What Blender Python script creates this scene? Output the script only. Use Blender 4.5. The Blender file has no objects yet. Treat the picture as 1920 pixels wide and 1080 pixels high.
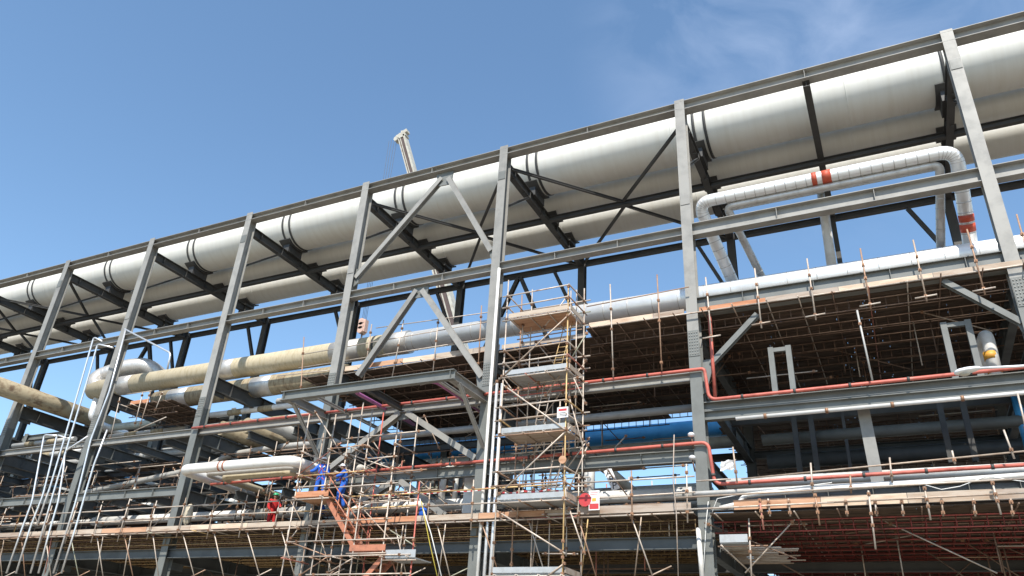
import bpy, math, random
from mathutils import Vector, Matrix
R = math.radians
random.seed(7)
SC = bpy.context.scene
COL = SC.collection

# ------------------------------------------------------------------ camera
CAM = Vector((0, 0, 1.6))
YAW, PITCH, ROLL, FPX = -0.4792, 0.4807, 0.0614, 1419.77
fw = Vector((math.sin(YAW)*math.cos(PITCH), math.cos(YAW)*math.cos(PITCH), math.sin(PITCH)))
r0 = fw.cross(Vector((0, 0, 1))).normalized(); u0 = r0.cross(fw)
rt = r0*math.cos(ROLL) + u0*math.sin(ROLL)
up = -r0*math.sin(ROLL) + u0*math.cos(ROLL)
cam = bpy.data.cameras.new('camera'); co = bpy.data.objects.new('camera', cam); COL.objects.link(co)
cam.sensor_width = 36; cam.lens = 36*FPX/1920; cam.clip_end = 5000; cam.clip_start = 0.1
m = Matrix((rt, up, -fw)).transposed().to_4x4(); m.translation = CAM
co.matrix_world = m
SC.camera = co

def P(px, py, Y):            # survey helper: point of the plane y = Y seen at a photo position
    d = fw + rt*((px-960)/FPX) + up*((540-py)/FPX)
    return CAM + d*(Y/d.y)
def PZ(px, py, Z):           # the same on a level z = Z
    d = fw + rt*((px-960)/FPX) + up*((540-py)/FPX)
    return CAM + d*((Z-CAM.z)/d.z)

# ------------------------------------------------------------------ light
SUNDIR = Vector((0.20, -0.64, 0.84)).normalized()
sl = bpy.data.lights.new('sun', 'SUN'); so = bpy.data.objects.new('sun', sl); COL.objects.link(so)
sl.energy = 4.4; sl.angle = R(0.5); sl.color = (1.0, 0.95, 0.87)
so.rotation_euler = SUNDIR.to_track_quat('Z', 'Y').to_euler()
w = bpy.data.worlds.new('World'); SC.world = w; w.use_nodes = True
nt = w.node_tree; nt.nodes.clear()
N = nt.nodes.new; L = nt.links.new
out = N('ShaderNodeOutputWorld'); bg = N('ShaderNodeBackground'); sky = N('ShaderNodeTexSky')
sky.sky_type = 'NISHITA'; sky.sun_disc = False
sky.sun_elevation = math.asin(SUNDIR.z); sky.sun_rotation = math.atan2(SUNDIR.x, SUNDIR.y)
sky.air_density = 1.05; sky.dust_density = 0.4; sky.ozone_density = 4.0; sky.altitude = 0
bg.inputs['Strength'].default_value = 0.15
# thin cirrus wisps high in the sky
tc = N('ShaderNodeTexCoord'); mp = N('ShaderNodeMapping'); mp.inputs['Scale'].default_value = (2.2, 3.0, 3.4)
mp.inputs['Rotation'].default_value = (0.3, 0.5, 0.9)
nz = N('ShaderNodeTexNoise'); nz.inputs['Scale'].default_value = 2.6; nz.inputs['Detail'].default_value = 7; nz.inputs['Roughness'].default_value = 0.55
nz.inputs['Distortion'].default_value = 0.6
cr = N('ShaderNodeMapRange'); cr.inputs['From Min'].default_value = 0.42; cr.inputs['From Max'].default_value = 0.75
sp = N('ShaderNodeVectorMath'); sp.operation = 'DOT_PRODUCT'
cdir = (fw + rt*((1520-960)/FPX) + up*((540-30)/FPX)).normalized(); sp.inputs[1].default_value = cdir
cr2 = N('ShaderNodeMapRange'); cr2.inputs['From Min'].default_value = 0.955; cr2.inputs['From Max'].default_value = 0.996
cr2.interpolation_type = 'SMOOTHSTEP'
mu = N('ShaderNodeMath'); mu.operation = 'MULTIPLY'; mu2 = N('ShaderNodeMath'); mu2.operation = 'MULTIPLY'; mu2.inputs[1].default_value = 0.55
mx = N('ShaderNodeMix'); mx.data_type = 'RGBA'; mx.inputs['B'].default_value = (2.6, 3.2, 4.4, 1)
hs = N('ShaderNodeHueSaturation'); hs.inputs['Hue'].default_value = 0.493; hs.inputs['Saturation'].default_value = 1.0; hs.inputs['Value'].default_value = 1.0
L(tc.outputs['Generated'], mp.inputs[0]); L(mp.outputs[0], nz.inputs['Vector']); L(nz.outputs['Fac'], cr.inputs['Value'])
L(tc.outputs['Generated'], sp.inputs[0]); L(sp.outputs['Value'], cr2.inputs['Value'])
L(cr.outputs[0], mu.inputs[0]); L(cr2.outputs[0], mu.inputs[1]); L(mu.outputs[0], mu2.inputs[0])
L(sky.outputs[0], hs.inputs['Color']); L(hs.outputs[0], mx.inputs['A']); L(mu2.outputs[0], mx.inputs['Factor']); L(mx.outputs['Result'], bg.inputs['Color']); L(bg.outputs[0], out.inputs[0])
SC.view_settings.view_transform = 'Standard'; SC.view_settings.look = 'None'
SC.view_settings.exposure = 0.6; SC.view_settings.gamma = 1; SC.view_settings.use_curve_mapping = False

# ------------------------------------------------------------------ materials
def mat(name, col, rough=0.6, metal=0.0, col2=None, scale=3.0, lo=0.45, hi=0.7, rnd=0.0, stretch=(1, 1, 1), bump=0.0, rust=None, rustlo=0.6, objrand=None):
    mt = bpy.data.materials.new(name); mt.use_nodes = True
    t = mt.node_tree; b = t.nodes['Principled BSDF']; n = t.nodes.new; l = t.links.new
    b.inputs['Roughness'].default_value = rough; b.inputs['Metallic'].default_value = metal
    g = n('ShaderNodeNewGeometry'); mpn = n('ShaderNodeMapping'); mpn.inputs['Scale'].default_value = stretch
    l(g.outputs['Position'], mpn.inputs[0])
    z = n('ShaderNodeTexNoise'); z.inputs['Scale'].default_value = scale; z.inputs['Detail'].default_value = 6; z.inputs['Roughness'].default_value = 0.62
    l(mpn.outputs[0], z.inputs['Vector'])
    mr = n('ShaderNodeMapRange'); mr.inputs['From Min'].default_value = lo; mr.inputs['From Max'].default_value = hi
    l(z.outputs['Fac'], mr.inputs['Value'])
    mxx = n('ShaderNodeMix'); mxx.data_type = 'RGBA'
    mxx.inputs['A'].default_value = (*col, 1); mxx.inputs['B'].default_value = (*(col2 or [c*0.75 for c in col]), 1)
    l(mr.outputs[0], mxx.inputs['Factor']); cur = mxx.outputs['Result']
    oi = n('ShaderNodeObjectInfo')
    if objrand:
        rp = n('ShaderNodeValToRGB'); rp.color_ramp.interpolation = 'CONSTANT'
        els = rp.color_ramp.elements
        for i, (p, c) in enumerate(objrand):
            e = els[i] if i < 2 else els.new(p)
            e.position = p; e.color = (*c, 1)
        l(oi.outputs['Random'], rp.inputs[0])
        mm = n('ShaderNodeMix'); mm.data_type = 'RGBA'; mm.blend_type = 'MULTIPLY'; mm.inputs['Factor'].default_value = 1
        l(cur, mm.inputs['A']); l(rp.outputs[0], mm.inputs['B']); cur = mm.outputs['Result']
    if rnd:
        mr3 = n('ShaderNodeMapRange'); mr3.inputs['To Min'].default_value = 1-rnd; mr3.inputs['To Max'].default_value = 1+rnd*0.6
        l(oi.outputs['Random'], mr3.inputs['Value'])
        vm = n('ShaderNodeVectorMath'); vm.operation = 'SCALE'; l(cur, vm.inputs[0]); l(mr3.outputs[0], vm.inputs['Scale']); cur = vm.outputs[0]
    if rust:
        z2 = n('ShaderNodeTexNoise'); z2.inputs['Scale'].default_value = 1.3; z2.inputs['Detail'].default_value = 8; z2.inputs['Roughness'].default_value = 0.7
        l(mpn.outputs[0], z2.inputs['Vector'])
        mr2 = n('ShaderNodeMapRange'); mr2.inputs['From Min'].default_value = rustlo; mr2.inputs['From Max'].default_value = rustlo+0.12
        l(z2.outputs['Fac'], mr2.inputs['Value'])
        m2 = n('ShaderNodeMix'); m2.data_type = 'RGBA'; m2.inputs['B'].default_value = (*rust, 1)
        l(mr2.outputs[0], m2.inputs['Factor']); l(cur, m2.inputs['A']); cur = m2.outputs['Result']
    l(cur, b.inputs['Base Color'])
    rr = n('ShaderNodeMapRange'); rr.inputs['To Min'].default_value = max(0.05, rough-0.1); rr.inputs['To Max'].default_value = min(1, rough+0.15)
    l(z.outputs['Fac'], rr.inputs['Value']); l(rr.outputs[0], b.inputs['Roughness'])
    if bump:
        bm = n('ShaderNodeBump'); bm.inputs['Strength'].default_value = bump; bm.inputs['Distance'].default_value = 0.02
        l(z.outputs['Fac'], bm.inputs['Height']); l(bm.outputs[0], b.inputs['Normal'])
    return mt

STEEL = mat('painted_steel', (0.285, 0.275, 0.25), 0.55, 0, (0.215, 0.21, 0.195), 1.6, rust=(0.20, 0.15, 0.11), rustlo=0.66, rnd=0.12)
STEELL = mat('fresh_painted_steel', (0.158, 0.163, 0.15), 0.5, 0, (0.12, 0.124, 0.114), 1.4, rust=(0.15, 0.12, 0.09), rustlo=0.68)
STEELS = mat('painted_steel_half_shade', (0.085, 0.092, 0.092), 0.55, 0, (0.06, 0.066, 0.066), 1.4, rust=(0.10, 0.07, 0.05), rustlo=0.66)  # fresh steel colour darkened, so the rack's dimmer shade sits in the paint
STEELD = mat('painted_steel_deep_shade', (0.055, 0.053, 0.049), 0.6, 0, (0.04, 0.039, 0.037), 1.2, rust=(0.07, 0.04, 0.026), rustlo=0.66)  # rack grey taken near black; deep shade is put into the colour
GUSSET = mat('primer_plate', (0.165, 0.17, 0.158), 0.5, 0, (0.13, 0.134, 0.125), 1.6, rust=(0.16, 0.12, 0.09), rustlo=0.68)
FLARE = mat('white_pipe_coating', (0.68, 0.665, 0.605), 0.62, 0, (0.635, 0.61, 0.54), 0.9, 0.42, 0.75, stretch=(4.0, 0.3, 0.3), rust=(0.58, 0.50, 0.40), rustlo=0.67)
ALU = mat('aluminium_cladding', (0.90, 0.90, 0.89), 0.36, 0.42, (0.80, 0.79, 0.78), 2.0, bump=0.15)
ALUD = mat('dull_aluminium_cladding', (0.56, 0.54, 0.51), 0.42, 0.55, (0.45, 0.42, 0.38), 2.5, bump=0.3)
CREAM = mat('cream_insulation', (0.47, 0.41, 0.29), 0.85, 0, (0.37, 0.31, 0.20), 3.2, stretch=(2.5, 0.8, 0.8), bump=0.9, rust=(0.26, 0.19, 0.11), rustlo=0.66)
OCHRE = mat('weathered_insulation', (0.34, 0.28, 0.18), 0.85, 0, (0.17, 0.115, 0.065), 2.4, stretch=(2.2, 0.8, 0.8), bump=0.9, rust=(0.12, 0.075, 0.045), rustlo=0.55)
WHITEP = mat('white_pipe_paint', (0.72, 0.70, 0.66), 0.4, 0, (0.60, 0.56, 0.50), 2.0, rnd=0.08)
GREYP = mat('grey_pipe_paint', (0.42, 0.41, 0.38), 0.45, 0.1, (0.34, 0.32, 0.29), 2.0, rust=(0.30, 0.20, 0.10), rustlo=0.64, rnd=0.2)
TEALP = mat('pale_green_pipe', (0.45, 0.50, 0.46), 0.5, 0, None, 2.0)
RED = mat('red_pipe_paint', (0.50, 0.12, 0.085), 0.55, 0, (0.30, 0.07, 0.05), 2.2, rust=(0.42, 0.24, 0.18), rustlo=0.60, bump=0.2)
REDTAPE = mat('red_tape', (0.52, 0.075, 0.03), 0.55, 0, (0.42, 0.09, 0.05), 5)
YELTAPE = mat('yellow_tape', (0.75, 0.36, 0.05), 0.5)
ORANGE = mat('orange_steel_paint', (0.44, 0.17, 0.095), 0.6, 0, (0.28, 0.11, 0.065), 3.5, rust=(0.22, 0.11, 0.075), rustlo=0.54)
PURPLE = mat('purple_pipe_paint', (0.42, 0.14, 0.32), 0.45)
BLUEP = mat('blue_pipe_paint', (0.07, 0.34, 0.64), 0.4, 0, (0.05, 0.27, 0.54), 1.5)
GALV = mat('galvanised_conduit', (0.72, 0.72, 0.72), 0.32, 0.6, (0.58, 0.58, 0.58), 3.0)
TUBE = mat('scaffold_tube', (0.50, 0.44, 0.38), 0.5, 0.25, (0.36, 0.28, 0.22), 3.5, rust=(0.26, 0.12, 0.065), rustlo=0.60,
           objrand=[(0, (1, 0.98, 0.95)), (0.42, (0.85, 0.76, 0.68)), (0.62, (1.15, 1.12, 1.08)), (0.80, (0.72, 0.52, 0.40)), (0.92, (1.1, 0.86, 0.45)), (0.95, (1.0, 0.48, 0.42)), (0.975, (0.7, 0.8, 0.7))])
TUBED = mat('rusty_scaffold_tube', (0.20, 0.13, 0.09), 0.7, 0.1, (0.09, 0.05, 0.035), 4.0, rnd=0.3)
TUBEY = mat('yellow_brown_ladder_beam', (0.30, 0.20, 0.09), 0.7, 0.1, (0.14, 0.08, 0.04), 4.0, rnd=0.4)
TUBER = mat('red_brown_ladder_beam', (0.26, 0.05, 0.04), 0.6, 0.1, (0.10, 0.03, 0.02), 4.0, rnd=0.3)
COUP = mat('scaffold_coupler', (0.30, 0.17, 0.10), 0.6, 0.4, (0.22, 0.10, 0.05), 8.0, rnd=0.4)
TOE = mat('toe_board_wood', (0.46, 0.38, 0.30), 0.8, 0, (0.32, 0.22, 0.15), 2.0, stretch=(0.4, 3, 3),
          objrand=[(0, (1, 1, 1)), (0.35, (1.1, 0.78, 0.6)), (0.55, (0.85, 0.85, 0.88)), (0.75, (1.35, 1.3, 1.25)), (0.9, (1.1, 0.62, 0.42))])
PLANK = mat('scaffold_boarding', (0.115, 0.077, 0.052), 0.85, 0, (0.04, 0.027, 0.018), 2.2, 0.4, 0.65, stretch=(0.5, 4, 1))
PLATE = mat('galvanised_platform', (0.42, 0.43, 0.43), 0.5, 0.3, (0.33, 0.33, 0.32), 3.0)
GROUND = mat('sandy_ground', (0.27, 0.235, 0.18), 0.95, 0, (0.20, 0.17, 0.13), 0.3)
CRANEW = mat('crane_white_paint', (0.46, 0.44, 0.37), 0.5, 0, (0.32, 0.28, 0.22), 2.0, rust=(0.25, 0.16, 0.10), rustlo=0.62)
CRANED = mat('crane_dark_paint', (0.09, 0.06, 0.05), 0.6, 0, None, 2.0)
CABLE = mat('steel_cable', (0.10, 0.10, 0.10), 0.6, 0.3)
SKIN = mat('skin', (0.32, 0.17, 0.11), 0.6)
COVB = mat('blue_coverall_cloth', (0.02, 0.12, 0.52), 0.85, 0, (0.015, 0.08, 0.36), 12.0)
COVR = mat('red_coverall_cloth', (0.50, 0.02, 0.02), 0.85, 0, (0.34, 0.015, 0.02), 12.0)
HELW = mat('white_helmet', (0.8, 0.8, 0.8), 0.35)
HELG = mat('green_helmet', (0.03, 0.35, 0.16), 0.35)
BOOT = mat('black_rubber', (0.03, 0.03, 0.03), 0.6)
STRAP = mat('red_harness_webbing', (0.45, 0.06, 0.06), 0.7)
REFL = mat('reflective_strip', (0.75, 0.78, 0.70), 0.4)
SIGNW = mat('sign_white', (0.8, 0.78, 0.76), 0.5)
SIGNR = mat('sign_red', (0.50, 0.04, 0.045), 0.5, 0, (0.40, 0.06, 0.06), 6)
INK = mat('black_ink', (0.03, 0.03, 0.03), 0.6)
NET = mat('green_debris_net', (0.05, 0.30, 0.17), 0.8, 0, (0.10, 0.38, 0.24), 2)
BAG = mat('clear_plastic_wrap', (0.50, 0.44, 0.33), 0.5, 0, (0.35, 0.28, 0.2), 9, bump=0.8)
ROPEY = mat('yellow_rope', (0.45, 0.36, 0.05), 0.8)
ROPEW = mat('white_rope', (0.75, 0.74, 0.7), 0.8)
YELB = mat('yellow_board', (0.55, 0.36, 0.12), 0.7)

# ------------------------------------------------------------------ mesh builder
class MB:
    def __init__(s): s.v = []; s.f = []; s.mi = []; s.sm = []
    def poly(s, idx, mi=0, smooth=False): s.f.append(idx); s.mi.append(mi); s.sm.append(smooth)
    def box(s, c, size, ax=None, mi=0):
        c = Vector(c); X, Y, Z = ax if ax else (Vector((1, 0, 0)), Vector((0, 1, 0)), Vector((0, 0, 1)))
        b = len(s.v)
        for i in (-.5, .5):
            for j in (-.5, .5):
                for k in (-.5, .5): s.v.append(c + X*size[0]*i + Y*size[1]*j + Z*size[2]*k)
        for q in ((0, 1, 3, 2), (4, 6, 7, 5), (0, 4, 5, 1), (2, 3, 7, 6), (0, 2, 6, 4), (1, 5, 7, 3)): s.poly([b+i for i in q], mi)
        return s
    def span(s, a, b_, size, upv=(0, 0, 1), mi=0):   # bar from a to b, size = (depth along up, width)
        a = Vector(a); b_ = Vector(b_); d = b_-a; ln = d.length; d.normalize()
        side = d.cross(Vector(upv))
        if side.length < 1e-4: side = d.cross(Vector((1, 0, 0)))
        side.normalize(); u = side.cross(d)
        return s.box((a+b_)/2, (ln, size[1], size[0]), (d, side, u), mi)
    def extr(s, a, b_, prof, upv=(0, 0, 1), mi=0):
        a = Vector(a); b_ = Vector(b_); d = (b_-a).normalized()
        side = d.cross(Vector(upv))
        if side.length < 1e-4: side = d.cross(Vector((1, 0, 0)))
        side.normalize(); u = side.cross(d); n = len(prof); b = len(s.v)
        for e in (a, b_):
            for (x, y) in prof: s.v.append(e + side*x + u*y)
        for i in range(n): s.poly([b+i, b+(i+1) % n, b+n+(i+1) % n, b+n+i], mi)
        s.poly([b+i for i in range(n)][::-1], mi); s.poly([b+n+i for i in range(n)], mi)
        return s
    def ibeam(s, a, b_, dep, wid, tf=0.03, tw=0.02, upv=(0, 0, 1), mi=0):
        h = dep/2; q = wid/2; t = tw/2
        pr = [(-q, -h), (q, -h), (q, -h+tf), (t, -h+tf), (t, h-tf), (q, h-tf), (q, h), (-q, h), (-q, h-tf), (-t, h-tf), (-t, -h+tf), (-q, -h+tf)]
        return s.extr(a, b_, pr, upv, mi)
    def angle(s, a, b_, leg=0.15, t=0.02, upv=(0, 0, 1), mi=0):
        return s.extr(a, b_, [(0, 0), (leg, 0), (leg, t), (t, t), (t, leg), (0, leg)], upv, mi)
    def path(s, pts, r, n=8, mi=0, cap=True, smooth=True, radii=None):
        pts = [Vector(p) for p in pts]; b = len(s.v); k = len(pts)
        d0 = (pts[1]-pts[0]).normalized()
        ref = Vector((0, 0, 1)) if abs(d0.z) < 0.9 else Vector((1, 0, 0))
        sx = d0.cross(ref).normalized()
        for i, p in enumerate(pts):
            if i == 0: d = d0
            elif i == k-1: d = (pts[-1]-pts[-2]).normalized()
            else:
                d = ((pts[i]-pts[i-1]).normalized() + (pts[i+1]-pts[i]).normalized()).normalized()
            sx = (sx - d*sx.dot(d)).normalized(); sy = d.cross(sx)
            rr = radii[i] if radii else r
            if 0 < i < k-1:
                ca = (pts[i]-pts[i-1]).normalized().dot(d); sc = 1/max(ca, .7)
            for j in range(n):
                a = 2*math.pi*j/n
                s.v.append(p + sx*math.cos(a)*rr + sy*math.sin(a)*rr)
        for i in range(k-1):
            for j in range(n):
                s.poly([b+i*n+j, b+i*n+(j+1) % n, b+(i+1)*n+(j+1) % n, b+(i+1)*n+j], mi, smooth)
        if cap:
            s.poly([b+j for j in range(n)][::-1], mi); s.poly([b+(k-1)*n+j for j in range(n)], mi)
        return s
    def ring(s, c, d, r, wdt, th=0.02, n=24, mi=0):   # band round a pipe
        d = Vector(d).normalized(); c = Vector(c)
        return s.path([c-d*wdt/2, c+d*wdt/2], r+th, n, mi, True, True)
    def sphere(s, c, r, mi=0, n=12, m_=8, sc=(1, 1, 1)):
        c = Vector(c); b = len(s.v)
        for i in range(m_+1):
            t = math.pi*i/m_
            for j in range(n):
                a = 2*math.pi*j/n
                s.v.append(c + Vector((sc[0]*r*math.sin(t)*math.cos(a), sc[1]*r*math.sin(t)*math.sin(a), sc[2]*r*math.cos(t))))
        for i in range(m_):
            for j in range(n): s.poly([b+i*n+j, b+(i+1)*n+j, b+(i+1)*n+(j+1) % n, b+i*n+(j+1) % n], mi, True)
        return s
    def build(s, name, mats, parent=None):
        me = bpy.data.meshes.new(name); me.from_pydata([tuple(v) for v in s.v], [], s.f)
        if not isinstance(mats, (list, tuple)): mats = [mats]
        for q in mats: me.materials.append(q)
        me.polygons.foreach_set('material_index', s.mi); me.polygons.foreach_set('use_smooth', s.sm); me.update()
        o = bpy.data.objects.new(name, me); COL.objects.link(o)
        if parent is not None:
            o.parent = parent; o.matrix_parent_inverse = parent_world(parent).inverted()
        return o
def parent_world(o):
    mw = Matrix.Translation(o.location) @ o.rotation_euler.to_matrix().to_4x4()
    return mw if o.parent is None else parent_world(o.parent) @ o.matrix_parent_inverse @ mw

def tag(o, label=None, cat=None, group=None, kind=None):
    if label: o['label'] = label
    if cat: o['category'] = cat
    if group: o['group'] = group
    if kind: o['kind'] = kind
    return o
def thing(name, loc, label, cat, group=None):
    o = bpy.data.objects.new(name, None); o.location = Vector(loc); o.empty_display_size = 0.3; COL.objects.link(o)
    return tag(o, label, cat, group)

def bend(pts, rad, seg=6):    # rounded polyline
    pts = [Vector(p) for p in pts]; res = [pts[0]]
    for i in range(1, len(pts)-1):
        a, b, c = pts[i-1], pts[i], pts[i+1]
        d1 = (a-b); d2 = (c-b); r_ = min(rad, d1.length*0.49, d2.length*0.49)
        p1 = b + d1.normalized()*r_; p2 = b + d2.normalized()*r_
        for k in range(seg+1):
            t = k/seg; res.append(p1*(1-t)**2 + b*2*t*(1-t) + p2*t*t)
    res.append(pts[-1]); return res

def itube(name, a, b, par, mt=TUBE, r=0.031, coup=None, n=7):
    """one scaffold tube with its couplers at the given fractions"""
    k = MB(); a = Vector(a); b = Vector(b); k.path([a, b], r, n)
    d = (b-a).normalized()
    for t in (coup or []):
        c = a+(b-a)*t
        k.box(c, (0.10, 0.10, 0.10), None, 1)
        k.box(c + Vector((0, -0.06, 0)), (0.03, 0.05, 0.03), None, 1)
    return k.build(name, [mt, COUP], par)

# ------------------------------------------------------------------ ground
g = MB(); S = 1500
n_ = 24
for i in range(n_+1):
    for j in range(n_+1): g.v.append(Vector((-S+2*S*i/n_, -S+2*S*j/n_, 0)))
for i in range(n_):
    for j in range(n_): g.poly([i*(n_+1)+j, (i+1)*(n_+1)+j, (i+1)*(n_+1)+j+1, i*(n_+1)+j+1])
tag(g.build('ground', GROUND), kind='structure')

# ------------------------------------------------------------------ the steel rack
XC = [-77.0, -68.0, -59.0, -50.0, -41.5, -32.95, -24.2, -15.4, -6.15, 5.01, 16.2]
C = {i-2: x for i, x in enumerate(XC)}          # C[1] .. C[7] are the columns seen along the front
YF, YR = 28.0, 39.1
ZT, ZM, ZTR = 26.15, 19.27, 25.4
rack = thing('steel_pipe_rack', (-15, 33, 0), 'tall grey steel pipe rack of columns, cross beams and bracing filling the photo', 'pipe rack')
def member(name, a, b, dep, wid, mt=STEEL, upv=(0, 0, 1), par=rack, tf=0.03, stiff=None):
    k = MB().ibeam(a, b, dep, wid, tf, 0.02, upv)
    if stiff:
        a = Vector(a); b = Vector(b); d = (b-a).normalized()
        for t in stiff: k.box(a+(b-a)*t, (0.02, wid*0.9, dep-2*tf-0.004), (d, d.cross(Vector(upv)).normalized(), Vector(upv)))
    return k.build(name, mt, par)
def bolts(k, c, nx, nz_, sx, sz, y):
    for i in range(nx):
        for j in range(nz_):
            p = Vector((c[0]+(i-(nx-1)/2)*sx, y, c[1]+(j-(nz_-1)/2)*sz))
            k.path([p, p+Vector((0, -0.03, 0))], 0.022, 6, 1)
    return k
for i, x in C.items():
    zs = 13.95 + (0.0, 0.35, -0.2)[i % 3]
    colo = member('column', (x, YF, 0), (x, YF, zs), 0.5, 0.46, STEELL, upv=(0, 1, 0))
    member('column', (x, YF, zs), (x, YF, ZT+0.35), 0.49, 0.455, upv=(0, 1, 0))
    # splice plates with bolts
    for zc in (zs,):
        k = MB().box((x, YF-0.262, zc), (0.42, 0.02, 1.1)); bolts(k, (x, zc), 4, 8, 0.1, 0.13, YF-0.272)
        k.build('splice_plate', [STEELL, STEEL], colo)
    k = MB().box((x, YF-0.262, 24.6 if i % 2 else 20.8), (0.40, 0.018, 0.5)); k.build('cover_plate', STEELL if i % 2 else STEEL, colo)
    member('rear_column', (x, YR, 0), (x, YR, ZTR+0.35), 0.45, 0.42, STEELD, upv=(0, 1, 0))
    # transverse beams
    k = MB().ibeam((x, YF+0.255, ZTR), (x, YR-0.24, ZTR), 0.55, 0.32, 0.035)
    for t in range(6):
        yy = YF+1+t*1.9; k.box((x, yy, ZTR), (0.30, 0.02, 0.47))
    for yy in (28.9, 30.2, 32.5, 35.3, 37.2):
        k.box((x+0.05, yy, ZTR-0.33), (0.12, 0.05, 0.10))
    # rear haunch
    k.extr((x-0.01, YR-1.6, ZTR-0.30), (x+0.01, YR-1.6, ZTR-0.30), [(0, 0), (1.36, 0), (1.36, -1.1)], (0, 0, 1))
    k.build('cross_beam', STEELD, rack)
    member('kicker_brace', (x+0.1, YF+0.25, 22.95), (x+0.1, YF+2.7, ZTR-0.3), 0.12, 0.12, STEELD)
    member('rear_knee_brace', (x-1.9, YR, ZTR-0.2), (x-0.15, YR, 21.3), 0.2, 0.2, STEELD, (0, 1, 0))
    for zz, dp in ((15.45, 0.78), (12.4, 0.72), (9.3, 0.6), (6.3, 0.6)):
        if i >= 4 and zz > 15: zz = 14.75
        k = MB().ibeam((x, YF+0.255, zz), (x, YR-0.24, zz), dp, 0.3, 0.035)
        for t in range(4): k.box((x, YF+1.5+t*2.6, zz), (0.28, 0.02, dp-0.08))
        k.box((x+0.02, YF+0.7, zz-0.45), (0.03, 0.9, 0.3))
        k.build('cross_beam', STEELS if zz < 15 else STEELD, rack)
ks = sorted(C)
for a_, b_ in zip(ks[:-1], ks[1:]):
    x0, x1 = C[a_]+0.02, C[b_]-0.02
    big = a_ >= 6
    member('top_beam', (x0, YF, ZT), (x1, YF, ZT), 0.52 if big else 0.40, 0.5, stiff=(0.5,))
    member('middle_beam', (x0, YF, ZM), (x1, YF, ZM), 0.6 if big else 0.42, 0.42, stiff=(0.33, 0.66))
    member('rear_beam', (x0+0.2, YR, ZTR), (x1-0.2, YR, ZTR), 0.36, 0.25, STEELD)
    member('stringer_beam', (x0+0.15, 33.4, ZTR-0.12), (x1-0.15, 33.4, ZTR-0.12), 0.3, 0.26, STEELD)
    zb = 12.62 if a_ < 6 else 11.1
    if a_ < 6: member('longitudinal_beam', (x0, YF, zb), (x1, YF, zb), 0.36, 0.26)
    else: 
        member('longitudinal_beam', (x0, YF, 11.34), (x1, YF, 11.34), 0.34, 0.34, GUSSET)
        member('longitudinal_beam', (x0, YF-0.02, 10.98), (x1, YF-0.02, 10.98), 0.36, 0.30, GUSSET)
    if a_ < 6 and a_ != 3: member('longitudinal_beam', (x0, YF, 9.5), (x1, YF, 9.5), 0.46, 0.26, GUSSET, stiff=(0.25, 0.5, 0.75))
    if a_ < 6: member('longitudinal_beam', (x0, YF, 6.38), (x1, YF, 6.38), 0.42, 0.26, STEELS)
    if a_ < 4:
        for f_ in (0.35, 0.7):
            for zz in (12.4, 9.3): member('cross_beam', (x0+(x1-x0)*f_, YF+0.2+(0.4 if a_ == 3 else 0), zz), (x0+(x1-x0)*f_, YR-0.2, zz), 0.42, 0.25, STEELS)
    for yy in (33.5, YR):
        for zz in (12.45, 9.3, 6.3):
            if a_ == 5 and yy < 34 and zz > 12: continue
            member('inner_beam', (x0+0.16, yy, zz), (x1-0.16, yy, zz), 0.36, 0.26, STEELD)
    if a_ >= 6:
        member('platform_edge_beam', (x0, YF, 15.62), (x1, YF, 15.62), 0.78, 0.3, GUSSET, stiff=(0.18, 0.42, 0.66, 0.88))
        member('longitudinal_beam', (x0, YF, 7.75), (x1, YF, 7.75), 0.62, 0.3, GUSSET, stiff=[q/8 for q in range(1, 8)])
    else:
        member('rear_platform_beam', (x0+0.2, YR, 15.3), (x1-0.2, YR, 15.3), 0.3, 0.25, STEELD) if a_ < 4 else None
def diag(pa, pb, dep=0.28, wid=0.26, Y=YF, mt=STEEL):
    member('diagonal_brace', P(*pa, Y), P(*pb, Y), dep, wid, mt, (0, 1, 0))
diag((830, 335), (668, 522)); diag((842, 335), (922, 472))
diag((783, 545), (672, 705), .3); diag((793, 545), (905, 708), .3)
diag((752, 775), (612, 885), .3); diag((765, 775), (893, 860), .3)
diag((742, 902), (672, 945), .28); diag((752, 902), (832, 965), .28)
diag((1420, 590), (1334, 682), .24, .2, YF, GUSSET); diag((1768, 528), (1916, 606), .26, .2, YF, GUSSET)
# gusset plates where the braces meet the columns and beams
def gus(pts, Y=YF, t=0.03, mt=GUSSET):
    k = MB(); q = [P(*p, Y) for p in pts]; b = len(k.v)
    for dy in (-t, t):
        for p in q: k.v.append(p+Vector((0, dy, 0)))
    n = len(q)
    k.poly(list(range(n))); k.poly([n+i for i in range(n)][::-1])
    for i in range(n): k.poly([i, n+i, n+(i+1) % n, (i+1) % n])
    k.build('gusset_plate', mt, rack)
gus([(818, 322), (852, 316), (846, 345), (822, 350)]); gus([(915, 462), (935, 462), (935, 500), (922, 490)])
gus([(770, 535), (806, 530), (800, 556), (776, 560)]); gus([(893, 700), (916, 700), (910, 745), (896, 730)])
gus([(1318, 676), (1345, 672), (1334, 700), (1325, 735), (1318, 740)]); gus([(1900, 594), (1935, 600), (1940, 640), (1916, 622)])
gus([(738, 765), (780, 762), (770, 785), (748, 788)]); gus([(730, 893), (765, 892), (758, 908), (738, 912)])
gus([(655, 505), (672, 505), (672, 530), (655, 545)])
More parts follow.
